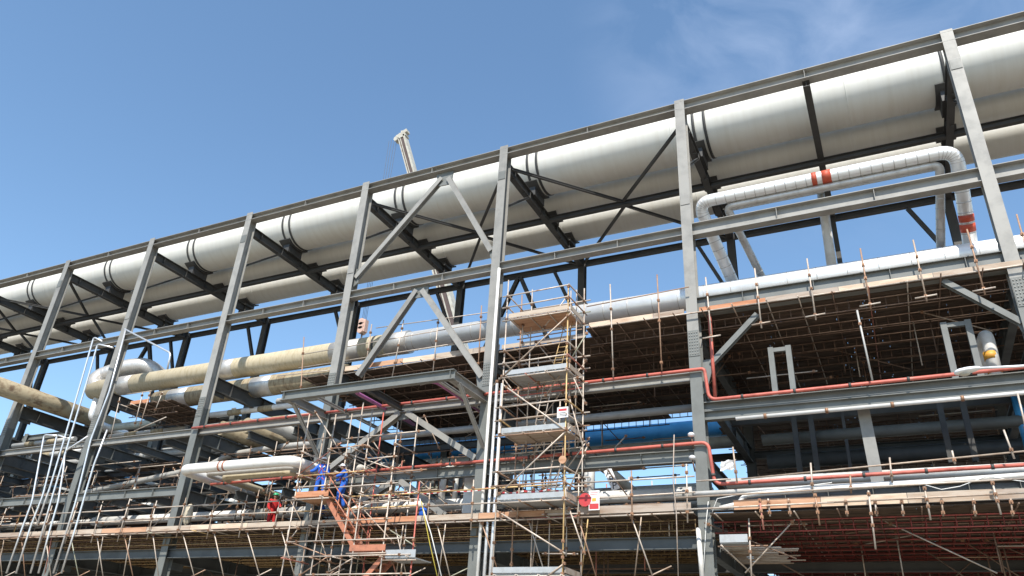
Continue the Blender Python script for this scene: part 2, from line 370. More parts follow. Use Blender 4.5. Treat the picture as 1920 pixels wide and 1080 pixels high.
# plan bracing under the big pipes
def xbr(i, half=False):
    a, b = C[i]+0.25, C[i+1]-0.2; z = ZTR-0.1
    mxp = ((a+b)/2, 33.4, z)
    member('plan_brace', (a, YF+0.3, z), (mxp[0], 33.2, z), 0.14, 0.14, STEELD)
    member('plan_brace', (b, YF+0.3, z), (mxp[0], 33.2, z), 0.14, 0.14, STEELD)
    member('plan_brace', (a, YR-0.3, z), (mxp[0], 33.6, z), 0.14, 0.14, STEELD)
    member('plan_brace', (b, YR-0.3, z), (mxp[0], 33.6, z), 0.14, 0.14, STEELD)
for i in (5, 4, 0, -1): xbr(i)
# intermediate cross beam of the wide right bay and its post
xm = (C[6]+C[7])/2
member('cross_beam', (xm, YF-0.05, ZT-0.42), (xm, YR-0.1, ZTR-0.1), 0.34, 0.30, STEELD)
member('hanger_post', (xm, YR-0.4, ZTR-0.25), (xm, YR-0.4, 19.0), 0.25, 0.25, STEELD, (0, 1, 0))
# inverted V braces in the rear frame
for i in (0, 4):
    a, b = C[i], C[i+1]; mm = (a+b)/2
    member('rear_diagonal_brace', (mm-0.1, YR, ZTR-0.2), (a+0.2, YR, 16.0), 0.26, 0.24, STEELD, (0, 1, 0))
    member('rear_diagonal_brace', (mm+0.1, YR, ZTR-0.2), (b-0.2, YR, 16.0), 0.26, 0.24, STEELD, (0, 1, 0))
# H-shaped hanger frames and vertical stub posts on the right
for (l, r_, zt_, zb_) in ((P(1447, 672, 28.7).x, P(1480, 668, 28.7).x, 13.75, 11.5), (P(1773, 628, 28.7).x, P(1818, 620, 28.7).x, 13.9, 11.5)):
    k = MB().span((l, 28.7, zb_), (l, 28.7, zt_), (0.2, 0.2), (0, 1, 0)); k.span((r_, 28.7, zb_), (r_, 28.7, zt_), (0.2, 0.2), (0, 1, 0))
    k.span((l+0.1, 28.7, zt_-0.12), (r_-0.1, 28.7, zt_-0.12), (0.16, 0.16)); k.build('portal_frame', GUSSET, rack)
# ------------------------------------------------------------------ outrigger frame between the 4th and 5th columns
zq = 12.62
member('outrigger_beam', (-24.35, 24.8, zq), (-15.25, 24.8, zq), 0.42, 0.26, GUSSET, stiff=(0.02, 0.98))
for x in (C[4]+0.05, C[5]-0.02):
    member('outrigger_arm', (x, 24.95, zq), (x, YF-0.26, zq), 0.38, 0.26, STEEL)
    member('outrigger_strut', (x+0.1, 25.3, zq-0.2), (x+0.1, YF-0.25, zq-2.2), 0.14, 0.14, STEEL)
member('outrigger_arm', (-19.8, 24.95, zq), (-19.8, YF-0.18, zq), 0.30, 0.2, STEELD)
for xx in (-23.0, -16.4, -15.9):
    member('outrigger_joist', (xx, 24.95, zq+0.1), (xx, YF+4, zq+0.1), 0.14, 0.14, GREYP)

# ------------------------------------------------------------------ big flare pipes on top of the rack
def bigpipe(name, y, z, r, label, bands):
    t = thing(name, (-15, y, z), label, 'pipe', 'big white pipes on top of the rack')
    k = MB(); xs = [-120 + i*2.0 for i in range(76)]
    k.path([(x, y, z) for x in xs], r, 64)
    for i in range(13):
        x = -82 + i*8.3; k.ring((x, y, z), (1, 0, 0), r, 0.05, 0.006, 64)
    k.build('pipe_shell', FLARE, t)
    for i, x in C.items():
        k = MB(); zb = z-r
        k.box((x+0.0, y, (ZTR+0.28+zb)/2+0.05), (0.5, r*0.9, zb-ZTR-0.28+0.25))
        # curved cradle
        pr = []
        for q in range(9):
            a = -math.pi/2 - R(38) + R(76)*q/8; pr.append((math.cos(a)*(r+0.03), math.sin(a)*(r+0.03)))
        for q in range(8, -1, -1):
            a = -math.pi/2 - R(38) + R(76)*q/8; pr.append((math.cos(a)*(r+0.14), math.sin(a)*(r+0.14)))
        k.extr((x-0.42, y, z), (x+0.42, y, z), pr)
        k.build('saddle', STEELD, t)
        if bands:
            for dx in (-0.28, 0.28):
                k = MB(); n = 48; b = 0
                k.ring((x+dx+0.3, y, z), (1, 0, 0), r, 0.14, 0.035, 64)
                a = R(205)
                c = Vector((x+dx+0.3, y+math.cos(a)*(r+0.10), z+math.sin(a)*(r+0.10)+1.1))
                c = Vector((x+dx+0.3, y-(r+0.08)*math.cos(R(28)), z+(r+0.08)*math.sin(R(28))))
                k.box(c, (0.2, 0.24, 0.26)); k.path([c+Vector((0, -0.08, -0.3)), c+Vector((0, -0.08, 0.25))], 0.03, 6)
                k.build('clamp_band', STEELD, t)
    return t
bigpipe('flare_pipe', 31.85, 27.55, 1.40, 'largest white pipe with clamp bands, nearest along the top of the rack', True)
bigpipe('header_pipe', 34.3, 26.78, 0.86, 'second big white pipe, mostly hidden behind the largest one', False)
bigpipe('relief_pipe', 36.85, 26.9, 1.0, 'rearmost big white pipe with a sunlit upper edge under the others', False)

# ------------------------------------------------------------------ pipes
def pipe(name, pts, r, mt, label, cat='pipe', group=None, rad=None, n=20, seams=0, bands=(), flange=(), smat=None, sw=0.03, st=0.006):
    pts = [Vector(p) for p in pts]
    t = thing(name, pts[0], label, cat, group)
    pp = bend(pts, rad or r*3, 8) if len(pts) > 2 else pts
    k = MB().path(pp, r, n)
    if seams:
        for a, b in zip(pp[:-1], pp[1:]):
            ln = (b-a).length; d = (b-a).normalized(); q = seams/2
            while q < ln: k.ring(a+d*q, d, r, sw, st, n, 1); q += seams
            if ln < seams and ln > 0.05 and not smat: k.ring(a, d, r, 0.018, 0.006, n, 1)
    k.build('pipe_shell', [mt, smat or ALUD], t)
    for (p, d, wdt, bm) in bands: MB().ring(p, d, r, wdt, 0.012, n).build('marking_band', bm, t)
    for (p, d) in flange:
        d = Vector(d); k = MB().ring(Vector(p)-d*0.05, d, r, 0.06, 0.09, n); k.ring(Vector(p)+d*0.05, d, r, 0.06, 0.09, n)
        k.build('flange', mt, t)
    return t
X1 = Vector((1, 0, 0))
def at(s, y): return 1.6+s*y     # height of a line along the rack seen at slope s, at depth y
yS = 31.2; zS = at(0.5165, yS); rS = 0.53
xj = P(640, 650, yS).x
pipe('clad_pipe', [(xj+4.5, yS, zS), (30, yS, zS)], rS, ALU, 'long shiny silver clad pipe above the upper scaffold deck', seams=1.2, n=32)
k0 = P(170, 715, yS)
t = pipe('insulated_pipe', [(k0.x+0.6, yS, zS), (xj+4.5, yS, zS)], 0.62, CREAM, 'cream insulated pipe running left from the silver clad pipe', n=28,
     bands=[((P(245, 712, yS).x, yS, zS), X1, 1.3, ALUD), ((P(430, 690, yS).x, yS, zS), X1, 1.5, ALUD), ((xj+0.6, yS, zS), X1, 2.0, ALUD), ((xj+4.0, yS, zS), X1, 1.4, ALUD), ((xj+2.6, yS, zS), X1, 0.15, BOOT)])
pipe('crossover_pipe', [(k0.x+1.2, yS+0.05, zS), P(176, 722, 31.2), P(186, 708, 31.6), P(235, 690, 32.2), P(275, 686, 32.8), P(300, 706, 33.6), P(318, 730, 34.4)], 0.60, ALUD,
     'silver arched return bend at the left end of the cream pipe', seams=0.3, rad=0.6, n=24)
kd = P(172, 750, yS); pipe('drop_pipe', [(kd.x+0.35, yS+0.1, zS-0.3), (kd.x+0.35, yS+0.1, zS-1.9), (kd.x+0.35, yS+1.2, zS-2.2), (kd.x+0.35, yS+3, zS-2.2)], 0.23, ALU, 'short bright drop leg under the silver return bend', rad=0.3)
z2 = at(0.470, yS)
pipe('weathered_pipe', [(P(300, 740, yS).x, yS, z2), (P(655, 690, yS).x, yS, z2)], 0.60, OCHRE, 'brown weathered insulated pipe directly below the cream pipe', n=24,
     bands=[((P(345, 735, yS).x, yS, z2), X1, 1.6, ALUD), ((P(500, 715, yS).x, yS, z2), X1, 1.5, ALUD)])
# transverse insulated pipes, left
zl = 15.75+0.55
pipe('transverse_pipe', [(C[1]+0.9, 25.2, zl), (C[1]+0.9, 34.6, zl)], 0.55, OCHRE, 'tan insulated pipe crossing the rack at the far left of the photo', n=24)
# expansion loop (two pipes)
yL = 27.2
a0 = P(1322, 378, yL); a1 = P(1786, 288, yL); zL = (a0.z+a1.z)/2
b0 = P(1378, 1080, 29.6)
lb = [Vector((a0.x+0.15, 30.2, 16.9)), Vector((a0.x+0.15, 28.9, zL-1.6)), Vector((a0.x+0.15, yL, zL)), Vector((a1.x+0.1, yL, zL)), Vector((a1.x+0.1, 28.9, zL-1.5)), Vector((a1.x+0.25, 30.2, 16.9))]
lb = [P(1370, 520, 31.2), P(1308, 377, 28.75), P(1793, 285, 28.75), P(1820, 462, 31.2)]
def land(p, q, zt):      # carry the leg q-p on until it lands on the pipe below
    return p + (p-q)*((zt-p.z)/(p.z-q.z)) if p.z > zt else p
lb[0] = land(lb[0], lb[1], zS+0.42); lb[3] = land(lb[3], lb[2], zS+0.42)
zLL = (lb[1].z+lb[2].z)/2; lb[1].z = lb[2].z = zLL
mdir = X1
xb1, xb2 = P(1527, 337, 28.75).x, P(1547, 333, 28.75).x
pipe('expansion_loop', lb, 0.27, ALU, 'thick silver clad loop with orange bands bridging two columns at right', rad=0.62, seams=0.42, n=28,
     bands=[((xb1, 28.75, zLL), X1, 0.20, REDTAPE), ((xb2+0.06, 28.75, zLL), X1, 0.36, REDTAPE), (lb[2].lerp(lb[3], 0.70), (lb[3]-lb[2]), 0.28, REDTAPE), (lb[2].lerp(lb[3], 0.80), (lb[3]-lb[2]), 0.32, REDTAPE)])
lc = [P(1425, 512, 31.3), P(1362, 385, 29.0), P(1762, 308, 29.0), P(1764, 466, 31.2)]
lc[0] = land(lc[0], lc[1], zS+0.42); lc[3] = land(lc[3], lc[2], zS+0.42)
lc[1].z = lc[2].z = zLL-0.36
pipe('expansion_loop', lc, 0.17, ALUD, 'thinner dull silver loop nested inside the thick one at right', rad=0.3, seams=0.42, n=20)
pipe('vent_stack', [P(1564, 530, 38.0), P(1540, 358, 38.0)], 0.25, WHITEP, 'white vertical vent pipe behind the mid bay of the right loop', n=20)
# red fire-water pipes
yr = 27.62
def redpipe(pts, label, r=0.07): return pipe('fire_pipe', [P(*p, yr) for p in pts], r, RED, label, 'pipe', 'red fire water pipes along the front', rad=0.25, n=12)
zr1 = 12.78
def X(px, py, y=yr): return P(px, py, y).x
xg = X(1364, 700)
pipe('fire_pipe', [(X(360, 805), yr, zr1-0.05), (X(1306, 696), yr, zr1), (X(1312, 696)+0.18, yr, zr1), (X(1330, 752), yr, 11.5), (20, yr, 11.68)], 0.066, RED, 'upper red pipe along the front, stepping down at the sixth column', 'pipe', 'red fire water pipes along the front', rad=0.3, n=12, seams=1.85, smat=STEELD, sw=0.09, st=0.022)
pipe('fire_pipe', [(X(395, 910), yr, 9.62), (X(1328, 832), yr, 9.88), (X(1340, 905), yr, 8.32), (20, yr, 8.62)], 0.066, RED, 'lower red pipe along the front, dropping past the sixth column', 'pipe', 'red fire water pipes along the front', rad=0.3, n=12, seams=1.85, smat=STEELD, sw=0.09, st=0.022)
pipe('fire_pipe', [P(1330, 590, 27.9), P(1341, 745, 27.9)], 0.07, RED, 'short red vertical riser just right of the sixth column', n=10)
# purple pipe in the outrigger
zp = 12.75
pu = [PZ(905, 800, zp), PZ(815, 722, zp), PZ(662, 742, zp), PZ(770, 812, zp)]
pu = [Vector((P(815, 722, 25.5).x, 30.0, zp)), P(815, 722, 25.5), P(662, 742, 25.5), Vector((P(662, 742, 25.5).x, 30.5, zp))]
for q in pu: q.z = zp
pipe('purple_pipe', pu, 0.085, PURPLE, 'purple pipe bent round inside the cantilevered steel frame', rad=0.35, n=12)
# white loop outrigger left of the workers
zw = 9.95
p1, p2 = P(340, 882, 25.9), P(548, 868, 25.9)
pipe('steam_loop', [(p1.x, 37, zw-0.25), (p1.x, 25.9, zw), (p2.x, 25.9, zw), (p2.x+0.3, 34, zw)], 0.24, WHITEP, 'fat white pipe loop with an orange band jutting out left of the workers', rad=0.6, n=20,
     bands=[((P(415, 875, 25.9).x, 25.9, zw), X1, 0.10, ORANGE), ((P(420, 875, 25.9).x+0.12, 25.9, zw), X1, 0.10, ORANGE)])
pipe('steam_loop', [(p1.x+0.9, 34, zw-0.1), (p1.x+0.9, 26.6, zw-0.1), (p2.x-0.5, 26.6, zw-0.1), (p2.x-0.3, 34, zw-0.1)], 0.12, GREYP, 'thin beige pipe loop nested inside the fat white loop', rad=0.5, n=14)
pipe('steam_loop', [(p1.x+1.6, 34, zw-0.2), (p1.x+1.6, 27.0, zw-0.2), (p2.x-0.9, 27.0, zw-0.2), (p2.x-0.7, 34, zw-0.2)], 0.16, CREAM, 'yellowish insulated pipe loop innermost beside the fat white loop', rad=0.5, n=14)
# pipes along the rack inside
GRP = 'pipes running along inside the rack'
yW = 30.2; zW = at(0.2335, yW)
pipe('deck_pipe', [(-70, yW, zW), (P(188, 970, yW).x, yW, zW)], 0.15, GREYP, 'grey pipe low at the far left behind the guard rail', group=GRP)
pipe('deck_pipe', [(P(178, 972, yW).x, yW, zW), (P(470, 965, yW).x, yW, zW)], 0.24, WHITEP, 'white pipe just above the lower deck at the left', group=GRP, flange=[((P(188, 972, yW).x, yW, zW), X1)])
pipe('deck_pipe', [(P(482, 968, yW).x, yW, zW), (P(640, 960, yW).x, yW, zW)], 0.26, GREYP, 'grey pipe just above the lower deck behind the red worker', group=GRP)
pipe('deck_pipe', [(P(640, 985, yW).x, yW, zW-0.55), (P(668, 962, yW).x, yW, zW), (P(1322, 912, yW).x, yW, zW)], 0.25, WHITEP, 'long white pipe above the lower deck in the middle of the photo', group=GRP, rad=0.5)
pipe('deck_pipe', [(C[6]+0.6, 29.2, at(.243, 29.2)), (24, 29.2, at(.243, 29.2))], 0.2, WHITEP, 'bright white pipe behind the lower red pipe at right', group=GRP)
pipe('deck_pipe', [(-46, 30.9, 7.95), (-16, 30.9, 7.95)], 0.10, WHITEP, 'thin white pipe lying low behind the toe board', group=GRP)
for (px0, px1, off, lab) in ((813, 858, 0, 'white swan-neck pipe rising behind the fifth column, left one'), ):
    pass
def swan(xp, y, lab, r=0.17, dx=1.5):
    x0 = P(xp, 925, y).x
    pipe('swan_neck_pipe', [(x0, y, 8.5), (x0, y, 10.35), (x0+dx*0.2, y+1.0, 10.55), (x0+dx, y+3, 9.6)], r, WHITEP, lab, rad=0.45, n=16, group='white swan neck pipes above the deck')
swan(828, 30.3, 'tall white swan-neck pipe left of the fifth column'); swan(853, 30.6, 'shorter white swan-neck pipe next to the fifth column', 0.13, 1.0)
swan(1105, 31.2, 'white swan-neck pipe behind the red and white round sign', 0.24, 1.2)
yG = 31.0; zG = at(.349, yG)
pipe('service_pipe', [(P(40, 895, yG).x, yG, 9.9), (P(395, 862, yG).x, yG, zG-0.75), (P(430, 850, yG).x, yG, zG-0.2), (P(520, 835, yG).x, yG, zG), (C[6]-0.2, yG, zG)], 0.17, GREYP, 'long grey pipe crossing behind the tower below the upper deck', group=GRP, rad=1.0)
yB = 42.4; zB = at(.3185, yB)
pipe('blue_pipe', [(-75, yB, zB), (P(1322, 810, yB).x+2, yB, zB)], 0.52, BLUEP, 'fat blue pipe seen against the sky behind the sixth column', group=GRP, n=24)
pipe('header_pipe', [(-75, 37.6, at(.298, 37.6)), (C[6]-0.3, 37.6, at(.298, 37.6))], 0.30, GREYP, 'fat grey pipe just below the blue one left of the sixth column', group=GRP)
pipe('blue_pipe', [(P(1705, 762, 36).x, 36, at(.328, 36)), (P(1832, 745, 36).x, 36, at(.328, 36))], 0.36, BLUEP, 'short fat blue pipe in the dark bay at right', group=GRP, n=24)
pipe('blue_pipe', [P(1900, 730, 33), P(1935, 860, 33)], 0.16, BLUEP, 'slim blue pipe at the right edge behind a yellow tube', n=16)
pipe('main_pipe', [(C[6]+1.5, 33, at(.297, 33)), (24, 33, at(.297, 33))], 0.23, STEELL, 'grey pipe in the shaded bay right of the sixth column', group=GRP)
pipe('main_pipe', [(C[6]+1.5, 34, at(.268, 34)), (24, 34, at(.268, 34))], 0.30, STEELS, 'thicker grey pipe under the one in the shaded right bay', group=GRP)
pipe('conduit_pipe', [(P(1380, 787, 27.8).x, 27.8, at(.3285, 27.8)), (24, 27.8, at(.3285, 27.8)+0.12)], 0.07, WHITEP, 'thin white pipe slung under the steel beam at right', group=GRP, seams=2.1, smat=COUP, sw=.1, st=.03)
pipe('conduit_pipe', [(P(1302, 925, 27.4).x, 27.4, at(.2325, 27.4)), (24, 27.4, at(.2375, 27.4))], 0.085, WHITEP, 'upper of two thin white pipes on the lower beam at right', group=GRP)
q = [P(1350, 953, 27.3), P(1385, 945, 27.3), P(1395, 930, 27.3), P(1430, 926, 27.3), P(1935, 890, 27.3)]
pipe('conduit_pipe', q, 0.085, WHITEP, 'lower of two thin white pipes at right, with a dog-leg end', group=GRP, rad=0.2)
# left upper interior pipes
for (s, y, r, mt_, x0, x1, lab) in (
    (0.425, 31.5, 0.17, WHITEP, (395, 780), (560, 755), 'white and ochre pipe between third and fourth columns, upper'),
    (0.402, 31.5, 0.17, GREYP, (380, 805), (600, 770), 'rusty grey pipe between third and fourth columns, lower'),
    (0.435, 33.5, 0.22, WHITEP, (520, 760), (640, 745), 'bright white pipe passing behind the fourth column'),
    (0.409, 30.2, 0.15, GREYP, (30, 822), (150, 795), 'ochre banded pipe between the first two columns'),
    (0.380, 30.0, 0.16, GREYP, (60, 860), (160, 830), 'grey pipe under the ochre banded pipe at left'),
    (0.424, 33.0, 0.24, TEALP, (200, 800), (350, 775), 'pale green pipe below the hanging scaffold at left'),
    (0.405, 32.0, 0.14, GREYP, (205, 820), (350, 800), 'beige pipe below the pale green pipe at left')):
    xa = P(*x0, y).x; xb = P(*x1, y).x
    bands = [((xa+(xb-xa)*f_, y, at(s, y)), X1, abs(xb-xa)*0.16, OCHRE) for f_ in (0.3, 0.65)] if mt_ is not TEALP and 'bright' not in lab else []
    pipe('service_pipe', [(xa, y, at(s, y)), (xb, y, at(s, y))], r, mt_, lab, bands=bands)
# old insulated transverse pipes falling towards the back between columns 3 and 4
for j, (pa, pb, r, lab) in enumerate((((500, 800), (600, 832), 0.42, 'rusty brown transverse pipe between third and fourth columns'), ((540, 790), (640, 828), 0.34, 'grey patched transverse pipe nearer the fourth column'), ((455, 800), (535, 850), 0.40, 'dark brown pipe stub bending away beside the sky gap'))):
    x = P(*pa, 31).x
    pipe('transverse_pipe', [(x, 29.5, 13.3), (x, 38.5, 13.3)], r, OCHRE if j != 1 else GREYP, lab, n=20)
# banded pipe at right
pb = [P(1868, 706, 29.5), P(1855, 650, 29.5), Vector((P(1838, 660, 29.5).x-0.1, 31.0, 12.6))]
pt = P(1852, 636, 29.5)
pipe('banded_pipe', [P(1872, 720, 29.5), Vector((pt.x, 29.5, pt.z+0.25)), Vector((pt.x-0.1, 30.6, pt.z+0.2)), Vector((pt.x-0.1, 31.4, pt.z-1.3))], 0.22, WHITEP, 'white pipe bend with orange yellow bands at the right', rad=0.4, n=18,
     bands=[(P(1858, 668, 29.5), P(1872, 720, 29.5)-pt, 0.28, YELTAPE), (P(1866, 697, 29.5), P(1872, 720, 29.5)-pt, 0.16, YELTAPE)])
# tall galvanised pipes at the left
GL = 'tall galvanised pipes at the left'
def tall(pts, lab, r=0.05, y=26.9):
    pipe('galvanised_pipe', [P(*p, y) for p in pts], r, GALV, lab, group=GL, rad=0.25, n=10)
tall([(192, 640), (176, 632), (155, 705), (121, 822), (94, 913), (69, 985)], 'leftmost and tallest galvanised pipe of the pair crossing the sky')
tall([(212, 652), (183, 645), (166, 705), (130, 825), (100, 925), (57, 1075)], 'second tall galvanised pipe, just right of the tallest one')
tall([(236, 617), (205, 734), (170, 825), (142, 941), (100, 1075)], 'galvanised pipe clipped to the second front column')
tall([(201, 806), (176, 872), (162, 919), (142, 989), (115, 1075)], 'galvanised pipe starting low just right of the second column')
tall([(107, 817), (83, 815), (68, 897), (60, 941), (41, 992), (12, 1075)], 'low galvanised pipe with a bent top left of the first pair')
tall([(125, 822), (107, 815), (94, 875), (80, 930), (57, 989), (30, 1075)], 'low galvanised pipe with an angled middle beside the bent one')
tall([(165, 818), (122, 846), (119, 880), (109, 941), (94, 992), (72, 1075)], 'low galvanised pipe with a sloping top arm')
tall([(234, 617), (320, 662), (314, 692)], 'short galvanised arm jutting right from the second front column')
# white vertical conduits next to column 5
GC = 'white conduits beside the fifth column'
for j, (pa, pb, r, lab) in enumerate((((936, 503), (899, 1100), 0.07, 'tall white conduit on the fifth column reaching above the middle beam'),
                           ((932, 719), (911, 1100), 0.065, 'middle white conduit on the fifth column'),
                           ((942, 719), (922, 1100), 0.065, 'right white conduit on the fifth column beside the tower'))):
    a = P(*pa, 27.35); pipe('vertical_conduit', [(a.x, 27.35, 1.0), a], r, GALV if j else WHITEP, lab, group=GC, n=12)
pipe('vertical_conduit', [P(1309, 990, 27.5), P(1318, 1100, 27.5)], 0.085, WHITEP, 'white downpipe on the left of the sixth column at the bottom', n=12)
# tray with silver cable duct hanging off column 5
k = MB().box(P(885, 920, 29).lerp(P(885, 921, 29), 0), (0.55, 0.5, 2.0)); tag(k.build('cable_box', WHITEP), 'pale grey upright cabinet left of the fifth column', 'cabinet')

# ------------------------------------------------------------------ scaffold decks
def deck(name, x0, x1, y0, y1, z, label, red=False, tx=1.15, step=1.1, mt=None):
    t = thing(name, ((x0+x1)/2, y0, z), label, 'scaffold deck')
    # boarding: planks along x in rows with small gaps
    yy = y0; row = 0; panels = {}
    while yy < y1:
        xx = x0 - random.random()*2.0
        while xx < x1:
            ln = 3.9; a = max(xx, x0); b = min(xx+ln, x1)
            if b-a > 0.1 and random.random() > 0.0015:
                key = int((yy-y0)//3.2)
                k = panels.setdefault(key, MB())
                k.box(((a+b)/2, yy+0.11, z+0.02+random.uniform(-.008, .012)), (b-a-0.012, 0.222, 0.038))
            xx += ln
        yy += 0.232; row += 1
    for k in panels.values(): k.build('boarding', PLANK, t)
    mt = mt or (TUBER if red else TUBED)
    n = int((x1-x0)/tx)
    for i in range(min(n, 98)):
        xx = x0+0.3+i*(x1-x0-0.6)/max(n-1, 1)+random.uniform(-.08, .08)
        itube('transom', (xx, y0-0.25-random.random()*0.25, z-0.06), (xx+random.uniform(-.1, .1), y1+0.1, z-0.06), t, TUBED if random.random() < .7 else TUBE, 0.025, n=5)
    j = 0; yy = y0+0.6
    while yy < y1:
        if j % 2 == 0:      # ladder beam: two chords and rungs
            k = MB(); ztop = z-0.16; zb = z-0.52
            k.path([(x0, yy, ztop), (x1, yy, ztop)], 0.03, 5); k.path([(x0, yy, zb), (x1, yy, zb)], 0.03, 5)
            xx = x0+0.3
            while xx < x1: k.path([(xx, yy, ztop), (xx, yy, zb)], 0.02, 4); xx += 0.42
            k.build('ladder_beam', mt, t)
            yy += step
        else:
            itube('ledger', (x0, yy, z-0.12), (x1, yy, z-0.12), t, TUBED, 0.026, n=5); yy += step*0.6
        j += 1
    return t
DU = deck('upper_scaffold_deck', P(1102, 618, 28).x, 20, 27.75, 39.2, 15.25, 'wide brown scaffold deck under the silver pipe, dark underside')
DM = deck('upper_scaffold_deck', P(565, 703, 28.4).x, P(1102, 618, 28).x+0.35, 28.5, 39.9, 15.15, 'scaffold deck between the fourth column and the tower, dark underside')
DL = deck('lower_scaffold_deck', -66, C[6]-0.3, 27.1, 47, 7.28, 'long lower scaffold deck across the left and middle of the photo', tx=1.0, step=0.62, mt=TUBEY)
DR = deck('lower_scaffold_deck', C[6]+0.35, 20, 27.0, 44, 7.15, 'lower scaffold deck at right with red brown ladder beams beneath', red=True, tx=1.2, step=0.62)
DB = deck('rear_scaffold_deck', -8.0, 20, 41.0, 52, 14.6, 'shaded scaffold deck behind the right bay', tx=1.6)
DK = deck('lower_rear_deck', -4.6, 20, 33.5, 39.5, 9.75, 'small dark deck low in the shaded right bay', tx=1.6)
DS = deck('hanging_scaffold', P(243, 760, 29).x, P(350, 790, 31).x+1.2, 28.6, 32.6, 15.0, 'small hanging scaffold under the cream pipe at left', tx=0.8)
# below the middle deck: vertical hangers, random cross tubes in the shade
for par, x0, x1, yA, yB_, zA, zB_ , n in ((DU, -10.5, 10, 29.5, 39, 12.6, 15, 48), (DM, -26, -11, 29.5, 39, 12.4, 15, 44), (DL, -60, -7, 27.6, 42, 3.6, 7.1, 110), (DR, -5, 9, 27.4, 40, 4.2, 7.0, 80), (DB, -4, 15, 42, 50, 11, 14.4, 20)):
    for i in range(n):
        xx = random.uniform(x0, x1); yy = random.uniform(yA, yB_); zz = random.uniform(zA, zB_)
        kind_ = random.random()
        if kind_ < .5: a, b, nm = (xx, yy, zz), (xx, yy, zB_+0.1), 'hanger_tube'
        elif kind_ < .8: a, b, nm = (xx, yy, zz), (xx+random.choice((-1, 1))*random.uniform(1.5, 3), yy, zB_), 'brace_tube'
        else: a, b, nm = (xx, yy, zz), (xx+random.uniform(2, 5), yy, zz), 'cross_tube'
        itube(nm, a, b, par, random.choice((TUBED, TUBED, TUBE)), 0.025, (0.95,), n=5)

def toe(par, x0, x1, y, z, h=0.2, seg=3.0):
    x = x0
    while x < x1-0.05:
        e = min(x+seg*random.uniform(.8, 1.1), x1)
        MB().box(((x+e)/2, y, z+h/2+random.uniform(-.01, .01)), (e-x-0.02, 0.04, h)).build('toe_board', TOE, par); x = e
def rails(par, x0, x1, y, z, levels=(0.55, 1.1), spacing=2.0, down=0.3, top=1.35, px=None, seg=6.0):
    xs = px or [x0+0.1+i*(x1-x0-0.2)/max(1, round((x1-x0)/spacing)) for i in range(max(1, round((x1-x0)/spacing))+1)]
    tot = top+down
    for x in xs:
        itube('standard', (x+random.uniform(-.04, .04), y, z-down-random.random()*0.15), (x+random.uniform(-.05, .05), y, z+top+random.random()*0.25), par, TUBE, 0.026, [ (down+l)/tot for l in (0, *levels)])
    for l in levels:
        x = x0
        while x < x1-0.2:
            e = min(x+seg, x1); dz = random.uniform(-.05, .05)
            itube('guard_rail', (x-0.2, y+0.05, z+l+dz), (e+0.2, y+0.05, z+l+random.uniform(-.05, .05)), par); x = e
    x = x0
    while x < x1-0.2:
        e = min(x+seg, x1); itube('ledger', (x-0.1, y+0.04, z-0.09), (e+0.1, y+0.04, z-0.09+random.uniform(-.03, .03)), par); x = e
# upper deck edge
pxs = [P(q, 600, 27.6).x for q in (1147, 1238)]
toe(DU, P(1104, 618, 27.7).x, C[6]-0.3, 27.72, 15.27, 0.22); toe(DU, C[6]+0.3, 9, 27.72, 15.27, 0.2)
x = P(1104, 618, 27.7).x
while x < 12: itube('ledger', (x, 27.58, 15.2), (x+6.2, 27.58, 15.2), DU, TUBE, 0.03); x += 6
for (a, b) in (((1144, 533), (1150, 707)), ((1232, 515), (1241, 695)), ((1323, 520), (1335, 640)), ((1415, 503), (1428, 615)), ((1513, 485), (1530, 600)), ((1613, 466), (1633, 580)), ((1712, 450), (1738, 565)), ((1813, 430), (1847, 552)), ((1906, 402), (1945, 540))):
    p0, p1 = P(*b, 27.45), P(*a, 27.45)
    itube('standard', p0, p1, DU, TUBE, 0.03, (0.08, 0.5, 0.72))
    if b[0] > 1300: itube('foot_tube', (p0.x-0.35, 27.42, p0.z+0.16), (p0.x+0.35, 27.42, p0.z+0.2), DU, TUBE, 0.03)
itube('standard', P(1636, 714, 27.3), P(1607, 582, 27.3), DU, GREYP, 0.035, (0.8,))
# guard rail above the silver pipe, right of the tower
for (a, b) in (((1100, 575), (1292, 538)), ): itube('guard_rail', P(*a, 27.5), P(*b, 27.5), DU, TUBE, 0.024)
x = P(1320, 540, 27.6).x
# middle deck edge with guard rails
zz = 15.17
toe(DM, P(636, 690, 28.35).x, C[5]+0.2, 28.4, zz, 0.25, 2.2); toe(DM, C[5]+0.3, P(1098, 620, 28.4).x, 28.4, zz, 0.2, 2.2)
for (a, b) in (((557, 850), (570, 632)), ((682, 715), (697, 608)), ((735, 708), (757, 600)), ((811, 705), (823, 588)), ((895, 720), (903, 573))):
    itube('standard', P(*a, 28.2), P(*b, 28.2), DM, TUBE, 0.028, (0.25, 0.55, 0.85))
for (a, b) in (((565, 665), (935, 600)), ((560, 690), (930, 632)), ((705, 615), (935, 583)), ((640, 702), (935, 655)), ((520, 705), (640, 692))):
    itube('guard_rail', P(*a, 28.25), P(*b, 28.25), DM, TUBE, 0.024)
# hanging scaffold detail
toe(DS, P(243, 760, 28.5).x, P(278, 755, 28.5).x, 28.52, 15.0, 0.22)
for (a, b) in (((262, 800), (282, 735)), ((252, 800), (268, 735)), ((290, 772), (305, 735)), ((205, 830), (225, 745))):
    itube('hanger_tube', P(*a, 28.4), P(*b, 28.4), DS, TUBE, 0.028, (0.1, 0.9))
itube('guard_rail', P(238, 739, 28.4), P(285, 733, 28.4), DS, TUBE, 0.025); itube('brace_tube', P(252, 808, 28.4), P(312, 782, 28.4), DS, TUBE, 0.03)
